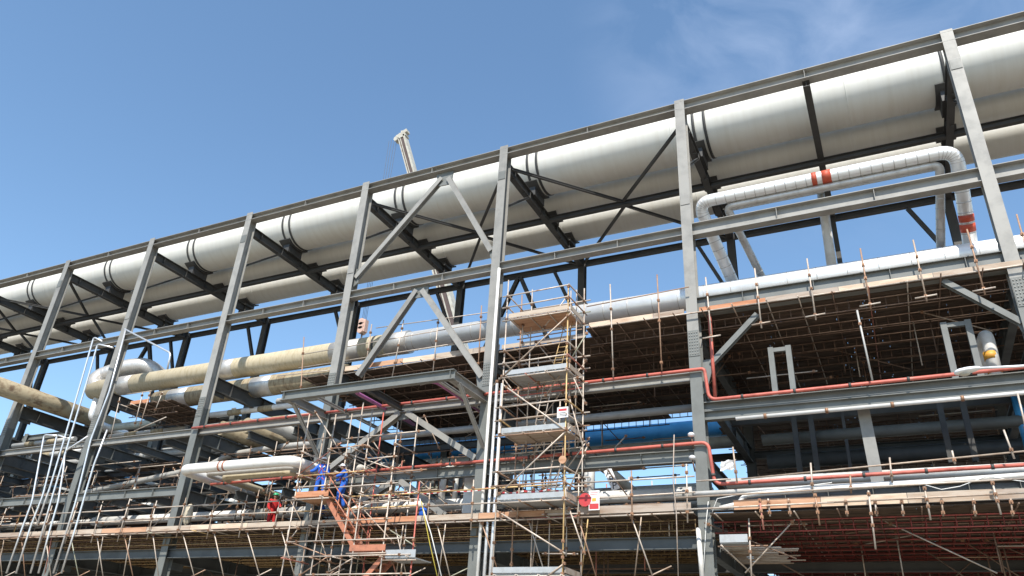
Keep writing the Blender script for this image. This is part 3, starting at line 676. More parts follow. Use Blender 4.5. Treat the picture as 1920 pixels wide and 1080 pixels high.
# lower deck edge
for a, b in ((-66, P(1066, 960, 27).x),):
    toe(DL, a, b, 27.12, 7.3, 0.24, 3.4)
    rails(DL, a, b, 26.98, 7.3, (0.6, 1.15), 2.05, 0.35, 1.45)
toe(DL, P(1080, 965, 27).x, C[6]-0.3, 27.1, 7.33, 0.28, 5)
rails(DL, P(1080, 965, 27).x, C[6]-0.3, 26.95, 7.3, (0.6, 1.15), 2.0, 0.3, 1.4)
# zig-zag raking tubes under the lower deck
x = -64
while x < C[6]-1:
    itube('raker', (x, 27.1, 7.2), (x+random.uniform(.5, .9), 27.8, 5.0), DL, TUBE, 0.026, (0.02,))
    if random.random() < .8: itube('raker', (x+0.35, 27.2, 7.2), (x-0.2, 27.9, 5.0), DL, TUBE, 0.026)
    if random.random() < .6: itube('brace_tube', (x-0.1, 27.7, 5.0), (x+1.2, 27.9, 5.6), DL, TUBE, 0.026)
    x += 2.05
x = -64
while x < C[6]-1: itube('ledger', (x, 27.75, 5.03), (min(x+6.2, C[6]), 27.75, 5.03), DL, TUBE, 0.026, (0.3, 0.7)); x += 6
# right lower deck edge
for (zz, y) in ((7.72, 26.75), (7.3, 26.75)):
    x = C[6]-0.8
    while x < 12: itube('ledger', (x, y, zz+0.02*(x+6)/2), (x+5.2, y, zz+0.02*(x+11)/2), DR, TUBE, 0.03); x += 5
for q in ((1424, 935, 1432, 993), (1528, 925, 1537, 985), (1628, 920, 1642, 1030), (1733, 912, 1745, 975), (1860, 902, 1877, 965)):
    itube('hanger_tube', P(q[0], q[1], 26.65), P(q[2], q[3], 26.65), DR, TUBE, 0.03, (0.06, 0.4, 0.6))
for q in (1440, 1478, 1585, 1640, 1690, 1765, 1825, 1895):
    itube('hanger_tube', P(q, 935, 26.8), P(q+4, 968, 26.8), DR, TUBE, 0.028, (0.2, 0.8))
toe(DR, C[6]+1.2, 12, 26.9, 7.25, 0.32, 2.6)
for q in ((1520, 868, 1524, 925), (1594, 890, 1596, 925), (1668, 858, 1673, 905), (1785, 845, 1791, 870), (1882, 806, 1902, 860), (1374, 838, 1382, 905), (1908, 738, 1930, 830)):
    itube('standard', P(q[0], q[1], 27.0), P(q[2], q[3], 27.0), DR, TUBE, 0.03, (0.7,))
itube('guard_rail', P(1390, 898, 27.0), P(1930, 845, 27.0), DR, TUBE, 0.028)
itube('guard_rail', P(1305, 902, 26.9), P(1370, 898, 26.9), DR, TUBE, 0.028)

# small bracket scaffold at bottom right of column 6
bs = thing('bracket_scaffold', (C[6]+0.6, 27, 4.6), 'small bracket scaffold platform right of the sixth column at the bottom', 'scaffold')
zb = P(1350, 1018, 27.2).z; xa = P(1350, 1018, 27.2).x; xb = P(1402, 1010, 27.2).x
k = MB()
for i in range(9): k.box(((xa+xb)/2, 27.4+i*0.26, zb), (xb-xa, 0.24, 0.05))
k.build('platform_plank', PLATE, bs)
MB().box(((xa+xb)/2, 27.2, zb+0.14), (xb-xa, 0.03, 0.26)).build('toe_board', PLATE, bs)
for i in range(12):
    yy = 27.3+i*0.35; itube('transom', (xa-0.1, yy, zb-0.1), (xb+random.uniform(.5, 1.6), yy, zb-0.1), bs, TUBE, 0.025)
itube('standard', P(1410, 1100, 27.2), P(1404, 972, 27.2), bs, TUBE, 0.03, (0.5, 0.7)); itube('brace_tube', P(1352, 1022, 27.2), P(1420, 1085, 29), bs, TUBE, 0.028)

# ------------------------------------------------------------------ scaffold tower beside column 5
T1 = thing('scaffold_tower', (-12.2, 26.7, 0), 'tall tube scaffold tower with platforms just right of the fifth column', 'scaffold tower')
yf, yb = 26.0, 27.5; xl, xr = -13.55, -10.82
lv = [2.5, 5.1, 7.72, 10.33, 12.78, 15.38]
def fr(z, z0=0.0, z1=17.0): return [(q-z0)/(z1-z0) for q in z if z0 < q < z1]
lz = sorted([q+d for q in lv for d in (0, 0.55, 1.1)])
itube('standard', (xl, yf, 0), (xl-0.15, yf, 17.3), T1, TUBE, 0.03, fr(lz, 0, 17.3)); itube('standard', (xr, yf, 0), (xr-0.03, yf, 16.5), T1, TUBE, 0.03, fr(lz, 0, 16.5))
itube('standard', (xr+0.1, yb, 0), (xr+0.1, yb, 17.1), T1, TUBE, 0.03, fr(lz, 0, 17.1)); itube('standard', (xl+0.05, yb, 0), (xl-0.2, yb, 17.3), T1, TUBE, 0.03, fr(lz, 0, 17.3))
for (xx, yy, top) in ((-12.95, 27.0, 17.2), (-12.65, 27.3, 14.0), (-11.3, 27.5, 17.1), (-10.75, 26.8, 16.7), (-12.05, 27.6, 12.0)):
    itube('standard', (xx, yy, 0 if top < 15 else 9.8), (xx-0.05, yy, top), T1, TUBE, 0.026, (0.3, 0.6, 0.9))
for i, z in enumerate(lv):
    if z < 3: continue
    k = MB()
    for j in range(6): k.box(((xl+xr)/2, yf+0.12+j*0.235, z), (xr-xl, 0.225, 0.045))
    k.build('platform_plank', TOE if i in (3, 5) else PLATE, T1)
    MB().box(((xl+xr)/2-0.02, yf-0.03, z+0.13), (xr-xl, 0.035, 0.2)).build('toe_board', TOE if i in (5,) else PLATE, T1)
    MB().box((xr+0.08, (yf+yb)/2, z+0.13), (0.035, yb-yf, 0.2)).build('toe_board', TOE, T1)
    for d in (0.55, 1.1):
        if z < 7: continue
        itube('guard_rail', (xl-0.35, yf-0.05, z+d), (xr+0.05, yf-0.05, z+d+0.05), T1)
        itube('guard_rail', (xl-0.2, yb, z+d), (xr+0.4, yb, z+d), T1)
        itube('guard_rail', (xr+0.06, yf-0.2, z+d), (xr+0.12, yb+0.3, z+d), T1); itube('guard_rail', (xl-0.06, yf-0.2, z+d), (xl-0.12, yb+0.3, z+d), T1)
    itube('ledger', (xl-0.3, yf-0.05, z-0.08), (xr+0.1, yf-0.05, z-0.08), T1); itube('ledger', (xl-0.3, yb, z-0.08), (xr+0.3, yb, z-0.08), T1)
    for j in range(4):
        xx = xl+0.1+j*(xr-xl-0.1)/3; itube('transom', (xx, yf-0.2, z-0.05), (xx, yb+0.3, z-0.05), T1, TUBE, 0.026)
    itube('cross_tube', (xl-0.1, 27.05, z-0.5), (xr+0.2, 27.05, z-0.45), T1, TUBE if i % 2 else RED, 0.026)
for (a, b) in (((1072, 585), (925, 722)), ((944, 722), (1068, 812)), ((1070, 800), (930, 932)), ((932, 958), (1060, 1038)), ((1060, 1055), (1020, 1085))):
    itube('brace_tube', P(*a, 25.93), P(*b, 25.93), T1, TUBE, 0.03, (0.05, 0.95))
for (a, b) in (((1102, 622), (1066, 680)), ((1066, 690), (1100, 760)), ((1104, 830), (1066, 920)), ((1066, 740), (1098, 855)), ((1066, 950), (1097, 1040))):
    itube('brace_tube', P(*a, 26.6), P(*b, 26.6), T1, TUBE, 0.028, (0.05, 0.95))

for i in range(26):
    z = random.uniform(5.2, 15); xx = random.uniform(xl, xr-.4); yy = random.choice((26.6, 27.3, 27.55)); q = random.random()
    if q < .4: itube('cross_tube', (xx-.6, yy, z), (xx+random.uniform(.5, 1.6), yy, z+random.uniform(-.04, .04)), T1, TUBE, 0.026, (0.1, 0.9))
    elif q < .7: itube('brace_tube', (xx, yy, z), (xx+random.choice((-1, 1))*1.1, yy, z+1.4), T1, TUBE, 0.026, (0.05, 0.95))
    else: itube('puncheon', (xx, yy, z-.5), (xx, yy, z+.9), T1, TUBE, 0.026, (0.2, 0.8))
# ladder inside the tower
for (zl0, zl1, lx) in ((10.35, 13.5, -12.2), (7.8, 10.9, -11.6), (12.8, 15.4, -11.5)):
    k = MB(); a = Vector((lx, 26.4, zl0)); b = Vector((lx+0.25, 27.1, zl1))
    for s in (-.18, .18): k.path([a+X1*s, b+X1*s], 0.022, 5)
    n = 10
    for i in range(1, n): q = a.lerp(b, i/n); k.path([q-X1*.18, q+X1*.18], 0.014, 4)
    k.build('access_ladder', TUBE, T1)

# ------------------------------------------------------------------ stair tower with the workers
T2 = thing('stair_tower', (-20.5, 26.5, 0), 'tube scaffold stair tower with orange stairs at the fourth column', 'scaffold tower')
yf2, yb2 = 26.0, 27.3
for (xx, yy, z1, mt_) in ((-23.5, yf2, 12.1, TUBE), (-21.95, yf2, 11.95, TUBE), (-22.1, yb2, 12.4, TUBE), (-20.75, 26.3, 12.5, TUBE), (-19.95, yf2, 12.0, TUBE), (-18.5, yf2, 11.3, TUBE), (-18.4, yb2, 11.9, TUBE), (-17.2, 26.2, 8.7, RED), (-23.6, yb2, 11.6, TUBE), (-20.3, yb2, 12.3, RED)):
    itube('standard', (xx, yy, 0), (xx-0.12, yy, z1), T2, mt_, 0.03, [q/z1 for q in (5.0, 5.8, 6.4, 8.3, 9.2, 10.3) if q < z1])
for (x0, x1, z, y) in ((-23.6, -20.0, 9.22, yf2), (-22.1, -20.1, 10.35, yf2), (-20.1, -18.4, 9.75, yf2), (-23.6, -22.0, 10.85, yf2), (-20.2, -17.0, 9.15, 26.2), (-23.7, -21.7, 8.72, yf2), (-22.2, -18.2, 8.62, yf2), (-22, -18.3, 7.2, yf2), (-23.5, -17.1, 6.42, yf2),
                       (-23.6, -17.2, 5.8, yf2), (-22.2, -17.1, 5.1, yf2), (-23.7, -18, 9.4, yb2), (-23.7, -18, 8.25, yb2), (-23.7, -17, 7.9, yb2), (-22.3, -18, 11.2, yb2), (-20.2, -17.2, 7.9, 26.1)):
    itube('ledger', (x0, y-0.05, z), (x1, y-0.05, z+0.03), T2, TUBE, 0.027, (0.08, 0.92))
for xx in (-23.5, -22, -20.8, -19.95, -18.5, -17.3):
    for z in (5.75, 8.25, 9.3, 10.3):
        if xx > -18 and z > 9: continue
        itube('transom', (xx, yf2-0.25, z), (xx, yb2+0.25, z), T2, TUBE, 0.026)
for (a, b) in (((590, 770), (640, 850)), ((540, 1015), (620, 1045)), ((545, 1010), (560, 990)), ((650, 850), (738, 880)), ((640, 830), (545, 900)), ((668, 940), (740, 1020)), ((612, 1075), (665, 1045)), ((735, 850), (640, 900)), ((725, 990), (780, 1025)), ((560, 845), (620, 870)), ((620, 1040), (560, 1080))):
    itube('brace_tube', P(*a, 26.6), P(*b, 26.6), T2, TUBE, 0.027, (0.05, 0.95))
def plat(par, x0, x1, z, mt_, y0=yf2, y1=yb2, toeh=0.24, tmt=None):
    k = MB(); n = int((y1-y0)/0.235)
    for j in range(n): k.box(((x0+x1)/2, y0+0.14+j*0.235, z), (x1-x0, 0.225, 0.045))
    k.build('platform_plank', mt_, par)
    MB().box(((x0+x1)/2, y0-0.01, z+0.02+toeh/2), (x1-x0, 0.035, toeh)).build('toe_board', tmt or mt_, par)
    itube('ledger', (x0-0.1, y0-0.06, z-0.08), (x1+0.1, y0-0.06, z-0.08), par, TUBE, 0.027)
plat(T2, -23.55, -21.75, 8.27, TOE); plat(T2, -20.2, -18.45, 5.98, ORANGE); plat(T2, -18.4, -17.0, 5.7, PLATE, 26.0, 27.4, 0.3)
# orange stair flight
k = MB(); a = Vector((-22.0, 26.3, 8.2)); b = Vector((-20.1, 26.3, 6.05))
for dy in (0, 0.75):
    k.span(a+Vector((0, dy, 0)), b+Vector((0, dy, 0)), (0.2, 0.05))
k.build('stringer', ORANGE, T2)
for i in range(9):
    q = a.lerp(b, (i+0.5)/9); MB().box(q+Vector((0, 0.375, 0)), (0.26, 0.7, 0.03)).build('tread', ORANGE, T2)
for dy in (-0.03, 0.78):
    for h in (0.55, 1.0):
        itube('hand_rail', a+Vector((-0.1, dy, h)), b+Vector((0.1, dy, h)), T2, ORANGE, 0.026)
    for i in range(4):
        q = a.lerp(b, i/3)+Vector((0, dy, 0)); itube('hand_rail', q, q+Vector((0, 0, 1.0)), T2, ORANGE, 0.022)
# lower flight, mostly below the frame
k = MB(); a = Vector((-18.6, 26.3, 5.95)); b = Vector((-21.8, 26.3, 2.6))
for dy in (0, 0.75): k.span(a+Vector((0, dy, 0)), b+Vector((0, dy, 0)), (0.2, 0.05))
for i in range(14):
    q = a.lerp(b, (i+0.5)/14); k.box(q+Vector((0, 0.375, 0)), (0.26, 0.7, 0.03))
k.build('lower_stair_flight', ORANGE, T2)
for i in range(16):
    xx = random.uniform(-21.5, -18.3); z = random.uniform(3.6, 5.8); q = random.choice((-1, 1))
    itube('stair_brace', (xx, random.uniform(26.1, 27.2), z), (xx+q*random.uniform(.3, .9), random.uniform(26.1, 27.2), z-random.uniform(.6, 1.3)), T2, ORANGE if i % 2 else TUBED, 0.03, (0.1,))
MB().box((-19.3, 26.02, 6.42), (1.7, 0.03, 0.06)).build('hand_rail', ORANGE, T2)

# scaffold wall in the left region (messy birdcage behind the columns)
T3 = thing('birdcage_scaffold', (-38, 31, 7.3), 'jumble of tube scaffolding inside the rack at the left', 'scaffold')
for i in range(96):
    xx = random.uniform(-56, -16); yy = random.choice((29.5, 31.0, 33.0)); z0 = random.uniform(7.4, 9.2); z1 = z0+random.uniform(1.2, 4.5)
    itube('standard', (xx, yy, z0), (xx+random.uniform(-.05, .05), yy, min(z1, 12.2)), T3, random.choice((TUBE, TUBE, TUBED)), 0.026, (0.3, 0.8), n=6)
for i in range(90):
    xx = random.uniform(-56, -18); yy = random.choice((29.4, 30.9, 32.9)); z0 = random.uniform(7.6, 12.2)
    itube('ledger', (xx, yy, z0), (xx+random.uniform(2, 6), yy, z0+random.uniform(-.05, .05)), T3, random.choice((TUBE, TUBED)), 0.026, (0.1, 0.9), n=6)
for i in range(80):
    xx = random.uniform(-56, -16); yy = random.choice((29.3, 31.1, 33.1)); z0 = random.uniform(7.6, 10.5); s = random.choice((-1, 1))
    itube('brace_tube', (xx, yy, z0), (xx+s*random.uniform(1, 2.4), yy+random.uniform(-.3, .3), z0+random.uniform(1, 2)), T3, random.choice((TUBE, TUBED)), 0.026, (0.05, 0.95), n=6)
for i in range(26):
    k = MB(); xx = random.uniform(-50, -28); yy = random.uniform(29.5, 36); z = random.choice((8.6, 9.9, 11.4, 12.0)); ln = random.uniform(2, 4)
    k.box((xx, yy, z), (ln, random.uniform(.5, 1.2), 0.05)); k.build('deck_board', PLANK, T3)

T6 = thing('inner_scaffold', (-15, 30, 7.3), 'tangle of scaffold tubes and boards inside the rack behind the scaffold tower', 'scaffold')
for i in range(150):
    xx = random.uniform(-24, -8); yy = random.choice((29.3, 31.6, 33.0, 35.0)); z0 = random.uniform(7.5, 11.0); q = random.random(); mt_ = random.choice((TUBE, TUBE, TUBED))
    if xx > -12.5 and q < .5: continue
    if q < .35: itube('standard', (xx, yy, z0), (xx, yy, z0+random.uniform(1, 2.6)), T6, mt_, 0.027, (0.3, 0.8), n=6)
    elif q < .65: itube('ledger', (xx, yy, z0), (min(xx+random.uniform(1, 4), -7), yy, z0+random.uniform(-.05, .05)), T6, mt_, 0.027, (0.1, 0.9), n=6)
    elif q < .9: itube('brace_tube', (xx, yy, z0), (xx+random.choice((-1, 1))*random.uniform(.8, 2), yy, z0+random.uniform(.8, 1.8)), T6, mt_, 0.027, (0.05, 0.95), n=6)
    else: MB().box((xx, yy, z0), (random.uniform(1, 2.5), .5, .05)).build('deck_board', TOE, T6)
# assorted small service pipes and cable trays inside the rack
labs = []
for i in range(16):
    y = random.uniform(30.5, 38.5); z = (12.45, 9.3)[i % 2]+0.3; r = random.uniform(.07, .2); x0 = random.uniform(-66, -20); x1 = x0+random.uniform(12, 30)
    if z > 11 and x1 > -25 : z = 9.6
    MB_ = pipe('process_pipe', [(x0, y, z+r), (min(x1, C[6]-1), y, z+r)], r, random.choice((GREYP, WHITEP, GREYP, ALUD)), 'one of the small shaded pipes laid on the inner beams of the rack', group='small shaded pipes inside the rack', n=12)

# dark equipment and posts in the shaded right bay
T4 = thing('shaded_steelwork', (3, 34, 7.5), 'dark posts and small platforms in the shaded bay at far right', 'steelwork')
for (pxx, y, z0, z1, w_) in ((1490, 32.5, 10.2, 13), (1520, 32.5, 10.2, 13), (1583, 33, 9.5, 13), (1770, 31.5, 9.6, 12), (1820, 31.5, 9.6, 12), (1555, 33, 9, 12.5)) and [(1490, 32.5, 9.6, 13, .2), (1522, 32.5, 9.6, 13, .2), (1583, 33, 8.5, 13, .12), (1770, 31.5, 9.6, 12.4, .2), (1815, 31.5, 9.6, 12.4, .2)]:
    MB().ibeam((P(pxx, 800, y).x, y, z0), (P(pxx, 800, y).x, y, z1), w_, w_, 0.02, 0.02, (0, 1, 0)).build('post', STEELD, T4)
MB().ibeam((P(1638, 850, 28.6).x, 28.6, 7.6), (P(1632, 850, 28.6).x, 28.6, 11.2), .42, .4, 0.03, 0.02, (0, 1, 0)).build('post', STEEL, T4)
for i in range(22):
    xx = random.uniform(-4.5, 10); yy = random.uniform(33, 40); z0 = random.uniform(7.5, 9.5)
    itube('tube', (xx, yy, z0), (xx+random.choice((0, 0, -1, 1, 3)), yy, z0+random.uniform(.3, 1.6)), T4, TUBE if i % 3 else GALV, 0.025)
for i in range(7):
    xx = -4+i*2.2; MB().box((xx, 38+random.random()*2, 8.6+random.random()*.6), (1.6, 0.6, 0.7)).build('equipment_box', [BLUEP, STEELD, GREYP][i % 3], T4)

# far scaffolding with green netting behind the rack
T5 = thing('netted_scaffold', (-25, 55, 0), 'distant scaffold with green netting seen through the gap by the sixth column', 'scaffold')
for i in range(9):
    xx = -27+i*1.8; itube('standard', (xx, 56, 0), (xx, 56, 15.6+random.random()), T5, TUBE, 0.05)
for z in (8, 10, 12, 14, 15.3): itube('ledger', (-27.5, 56, z), (-12, 56, z), T5, TUBE, 0.05)
for i in range(14):
    xx = random.uniform(-27, -13); z = random.uniform(8, 14); itube('brace_tube', (xx, 55.9, z), (xx+1.8, 55.9, z+2), T5, TUBE, 0.05)
for (xx, z, w_, h) in ((-19.5, 12.9, 5, 1.3), (-22, 14.9, 4, .8), (-15.5, 11, 3, 1)): MB().box((xx, 56.2, z), (w_, 0.03, h)).build('netting', NET, T5)

RM = thing('process_module', (-70, 52, 0), 'dark steel process module standing behind the left half of the rack', 'steelwork')
for i in range(9):
    xx = -120+i*9.0
    for yy in (44.0, 52.0): MB().ibeam((xx, yy, 0), (xx, yy, 20.6), .5, .5, 0.03, 0.02, (0, 1, 0)).build('module_column', STEELL, RM)
for z in (8.2, 11.2, 14.2, 17.2, 20.2):
    for yy in (44.0, 52.0): MB().ibeam((-121, yy, z), (-47.5, yy, z), .5, .3).build('module_beam', STEELL, RM)
    MB().box((-84, 48.2, z-.05), (72, 7.2, 0.08)).build('grating_floor', STEELD, RM)
for i in range(16):
    xx = -118+i*4.4; MB().ibeam((xx, 43.9, (11.4, 14.4, 17.4)[i % 3]), (xx+2.4, 43.9, (13.9, 16.9, 19.9)[i % 3]), .2, .2).build('module_brace', STEEL, RM)
for i in range(34):
    xx = random.uniform(-115, -50); z = random.choice((8.7, 11.6, 14.6, 17.6)); hh = random.uniform(.8, 2.0); y = random.uniform(45, 50)
    MB().path([(xx, y, z-.3), (xx, y, z+hh)], random.uniform(.4, .9), 18).build('vessel', random.choice((WHITEP, GREYP, ALUD, STEELL)), RM)
for i in range(26):
    y = random.uniform(44.5, 47); z = random.choice((9.2, 10.0, 12.2, 13.0, 15.2, 16.1, 18.2, 19.4)); x0 = random.uniform(-105, -70)
    MB().path([(x0, y, z), (x0+random.uniform(14, 30), y, z)], random.uniform(.1, .28), 10).build('module_pipe', random.choice((GREYP, WHITEP, STEELL, CREAM)), RM)
RN = thing('equipment_platform', (-30, 44, 0), 'low dark equipment platform behind the middle of the lower deck', 'steelwork')
for i in range(7): MB().ibeam((-38+i*5.0, 43.0, 0), (-38+i*5.0, 43.0, 9.9), .4, .4, 0.03, 0.02, (0, 1, 0)).build('platform_post', STEELL, RN)
MB().ibeam((-39, 43, 9.95), (-6, 43, 9.95), .5, .3).build('platform_beam', STEELL, RN)
MB().box((-22.5, 46, 9.75), (33, 5.6, 0.08)).build('grating_floor', STEELD, RN)
for i in range(10):
    MB().box((-37+i*3.3, 44.5, 10.6+random.random()*.3), (random.uniform(1, 2.4), 1.0, random.uniform(.7, 1.5))).build('equipment_skid', random.choice((STEELL, STEELD, GREYP, BLUEP)), RN)

xA, xB = P(750, 850, 46).x, P(905, 850, 46).x
for xx in (xA, (xA+xB)/2, xB): MB().ibeam((xx, 45.5, 9.8), (xx, 45.5, 17), .4, .4, 0.03, 0.02, (0, 1, 0)).build('platform_post', STEELL, RN)
for z in (13.0, 16.8): MB().ibeam((xA-.2, 45.5, z), (xB+0.5, 45.5, z), .6, .3).build('platform_beam', STEELS, RN); MB().box(((xA+xB)/2, 48, z-.1), (xB-xA+0.8, 4.8, .08)).build('grating_floor', STEELD, RN)
for i in range(9): MB().box((xA+1+i*(xB-xA)/8, 46.5+random.random(), random.choice((10.9, 13.9, 14.4))), (random.uniform(.6, 1.6), .9, random.uniform(1.2, 2.2))).build('equipment_skid', random.choice((STEELL, STEELD, GREYP)), RN)

# ------------------------------------------------------------------ crane
yc = 62.0
tip = P(755, 258, yc); b1 = P(851, 606, yc); d = (b1-tip).normalized(); base = tip + d*((tip.z-2.5)/abs(d.z))
CR = thing('mobile_crane', (base.x, base.y, 0), 'tall white telescopic crane boom rising behind the rack', 'crane')
side = d.cross(Vector((0, 1, 0))).normalized()
ax = (d, Vector((0, 1, 0)), side); LN = (base-tip).length
for (f0, f1, wd) in ((0, .30, 1.0), (.29, .58, 1.3), (.57, .80, 1.6), (.79, 1, 1.9)):
    k = MB(); a = tip.lerp(base, f0); b = tip.lerp(base, f1); mm = (a+b)/2; ln = (b-a).length
    k.box(mm-side*wd*0.44, (ln, wd*.9, wd*.12), ax, 0); k.box(mm+side*wd*0.38, (ln, wd*.9, wd*.24), ax, 0)
    k.box(mm-side*wd*.06, (ln-.1, wd*.7, wd*.64), ax, 1); k.box(mm-side*wd*.2+Vector((0, -wd*.37, 0)), (ln-.1, .05, wd*.10), ax, 0)
    k.build('boom_section', [CRANEW, CRANED], CR)
k = MB().box(tip-d*0.1, (0.8, 0.9, 1.3), ax); k.box(tip-d*0.5+side*0.7, (0.5, 0.7, 0.5), ax); k.box(tip+side*0.4-d*0.6, (0.3, 0.3, 1.1), ax)
k.path([tip-side*0.75+Vector((0, -.4, 0))-d*0.1, tip-side*0.75+Vector((0, .4, 0))-d*0.1], 0.38, 14, 0)
k.box(tip+side*.2-d*.75, (.5, .5, .25), ax, 0); k.path([tip-side*.3-d*.4, tip-side*.3-d*1.1], .05, 5)
k.build('boom_head', CRANEW, CR)
sh = P(737, 262, yc)
blk = P(683, 612, yc)
k = MB()
for dx in (-0.28, -0.1, 0.1, 0.28): k.path([Vector((sh.x+dx*2.2, yc, sh.z)), Vector((sh.x+dx, yc, blk.z+0.8))], 0.022, 5)
k.build('hoist_cable', CABLE, CR)
k = MB().box((sh.x, yc, blk.z), (0.9, 0.6, 1.5))
for zq_ in (-0.5, 0, 0.5): k.path([(sh.x-.1, yc-0.4, blk.z+zq_), (sh.x-.1, yc+0.4, blk.z+zq_)], 0.42, 14, 0)
k.path([(sh.x, yc, blk.z-0.8), (sh.x, yc, blk.z-1.5), (sh.x+0.25, yc, blk.z-1.8), (sh.x+0.4, yc, blk.z-1.5)], 0.09, 6, 1)
k.build('hook_block', [mat('hook_block_paint', (0.55, 0.36, 0.28), .6), CRANED], CR)
k = MB().box((base.x, base.y, 1.6), (9, 3, 1.4)); k.box((base.x-3.5, base.y, 2.9), (2, 2.6, 1.6))
for i in range(5):
    for s in (-1.3, 1.3): k.path([(base.x-3.6+i*1.8, base.y+s-.2, 0.65), (base.x-3.6+i*1.8, base.y+s+.2, 0.65)], 0.65, 16, 1)
k.build('carrier', [CRANEW, BOOT], CR)

# ------------------------------------------------------------------ street lamp
yl_ = 20.0
h0 = P(1789, 700, yl_); h1 = P(1838, 690, yl_); h2 = P(1925, 686, yl_)
LP = thing('street_lamp', (h2.x+0.9, yl_, 0), 'white street lamp head reaching in from the right edge', 'street lamp')
k = MB(); n = 14; d = (h1-h0); 
pts = [h0 + d*q for q in (0, .06, .2, .5, .8, .95, 1.0)]
b = 0
hw = [0.03, 0.10, 0.15, 0.155, 0.12, 0.07, 0.04]; hh = [0.02, .055, .075, .08, .065, .045, .035]
for p, a_, c_ in zip(pts, hw, hh):
    for j in range(n):
        an = 2*math.pi*j/n; k.v.append(p + Vector((0, math.cos(an)*a_, math.sin(an)*c_*(1.0 if math.sin(an) > 0 else 0.8))))
for i in range(len(pts)-1):
    for j in range(n): k.poly([i*n+j, i*n+(j+1) % n, (i+1)*n+(j+1) % n, (i+1)*n+j], 0, True)
k.poly([j for j in range(n)][::-1]); k.poly([(len(pts)-1)*n+j for j in range(n)])
k.build('lamp_head', HELW, LP)
MB().sphere(h0+d*0.38+Vector((0, 0, -0.05)), 0.13, 0, 14, 8, (1.0, .8, .55)).build('lamp_glass', mat('lamp_glass', (0.50, 0.47, 0.40), 0.2), LP)
MB().path(bend([h1-d*0.03, h2, Vector((h2.x+0.85, yl_, h2.z-0.02)), Vector((h2.x+0.9, yl_, h2.z-1.2))], 0.4), 0.03, 10).build('lamp_arm', HELW, LP)
MB().path([(h2.x+0.9, yl_, 0), (h2.x+0.9, yl_, h2.z-1.0)], 0.07, 12, radii=[0.1, 0.05]).build('lamp_pole', GREYP, LP)

# ------------------------------------------------------------------ signs, tape, ropes, bag
def sign(name, c, w_, h, parts, label, tilt=0):
    t = thing(name, c, label, 'sign'); t.rotation_euler = (0, tilt, 0)
    def loc(x, z): return Vector(c) + Matrix.Rotation(tilt, 3, 'Y') @ Vector((x, 0, z))
    axx = [Matrix.Rotation(tilt, 3, 'Y') @ Vector(v) for v in ((1, 0, 0), (0, 1, 0), (0, 0, 1))]
    MB().box(loc(0, 0), (w_, 0.012, h), axx).build('panel', SIGNW, t)
    for (nm, x, z, a, b_, mt_) in parts:
        o = MB().box(loc(x, z)+Vector((0, -0.010, 0)), (a, 0.006, b_), axx).build(nm, mt_, t)
    return t
sign('danger_sign', P(1055, 773, 25.88), 0.46, 0.42, [('red_header', 0, 0.10, 0.34, 0.09, SIGNR)]+[('text_line', 0, -0.02-i*0.06, 0.3-0.05*(i % 2), 0.018, INK) for i in range(3)], 'small white notice with a red header on the tower guard rail')
sign('warning_sign', P(1114, 938, 26.9), 0.42, 0.72, [('red_panel', 0, -0.22, 0.36, 0.2, SIGNR), ('emblem', 0, 0.02, 0.16, 0.12, YELTAPE)]+[('text_line', 0, 0.28-i*0.06, 0.3, 0.015, SIGNR) for i in range(2)], 'upright white and red warning notice on the deck rail right of the tower')
k = MB().path([P(1097, 937, 26.9)+Vector((0, -0.01, 0)), P(1097, 937, 26.9)+Vector((0, 0.01, 0))], 0.25, 24); o = k.build('round_board', SIGNR)
tag(o, 'round red board beside the white warning notice on the deck rail', 'sign')
t = sign('lettered_board', P(1147, 899, 30.6), 0.36, 0.98, [], 'tilted white board lettered ARP seen through the gap', tilt=-0.42)
for i, ch in enumerate('ARP'):
    cu = bpy.data.curves.new('lettering', 'FONT'); cu.body = ch; cu.size = 0.42; cu.extrude = 0.004; cu.align_x = 'CENTER'; cu.align_y = 'CENTER'
    tmp = bpy.data.objects.new('tmp', cu); COL.objects.link(tmp)
    me = bpy.data.meshes.new_from_object(tmp); bpy.data.objects.remove(tmp)
    me.materials.clear(); me.materials.append(INK)
    lo = bpy.data.objects.new('lettering', me); COL.objects.link(lo); lo.parent = t
    lo.location = (0.0, -0.012, 0.30-0.30*i); lo.rotation_euler = (R(90), R(18), 0)
# white flag sheet on a pole right of column 6
k = MB(); a = P(1352, 862, 27.1); n = 8
for i in range(n+1):
    for j in range(n+1):
        q = P(1352+28*i/n - 2*j/n, 865+(-4*i/n)+18*j/n, 27.1); q.y += 0.06*math.sin(i*1.3)+0.04*math.sin(j*1.1+i); k.v.append(q)
for i in range(n):
    for j in range(n): k.poly([i*(n+1)+j, (i+1)*(n+1)+j, (i+1)*(n+1)+j+1, i*(n+1)+j+1], 0, True)
tag(k.build('cloth_sheet', SIGNW), 'white cloth sheet tied to a tube right of the sixth column', 'cloth')
def tape(x0, x1, y, z, lab, sag=0.06):
    k = MB(); n = int((x1-x0)/0.16)
    for i in range(n):
        t0, t1 = i/n, (i+1)/n
        za = z-sag*math.sin(math.pi*((t0*3) % 1)); zb_ = z-sag*math.sin(math.pi*((t1*3) % 1 or 1))
        k.span((x0+(x1-x0)*t0, y, za), (x0+(x1-x0)*t1, y, zb_), (0.075, 0.006), (0, 0, 1), i % 2)
    tag(k.build('barrier_tape', [SIGNR, SIGNW]), lab, 'tape', 'red and white barrier tapes')
xt0, xt1 = P(700, 922, 27.2).x, P(915, 922, 27.2).x
tape(xt0, xt1, 27.2, P(800, 922, 27.2).z, 'red and white barrier tape left of the fifth column')
tape(P(940, 920, 27.2).x, P(1070, 916, 27.2).x, 27.2, P(1000, 920, 27.2).z, 'red and white barrier tape behind the scaffold tower')
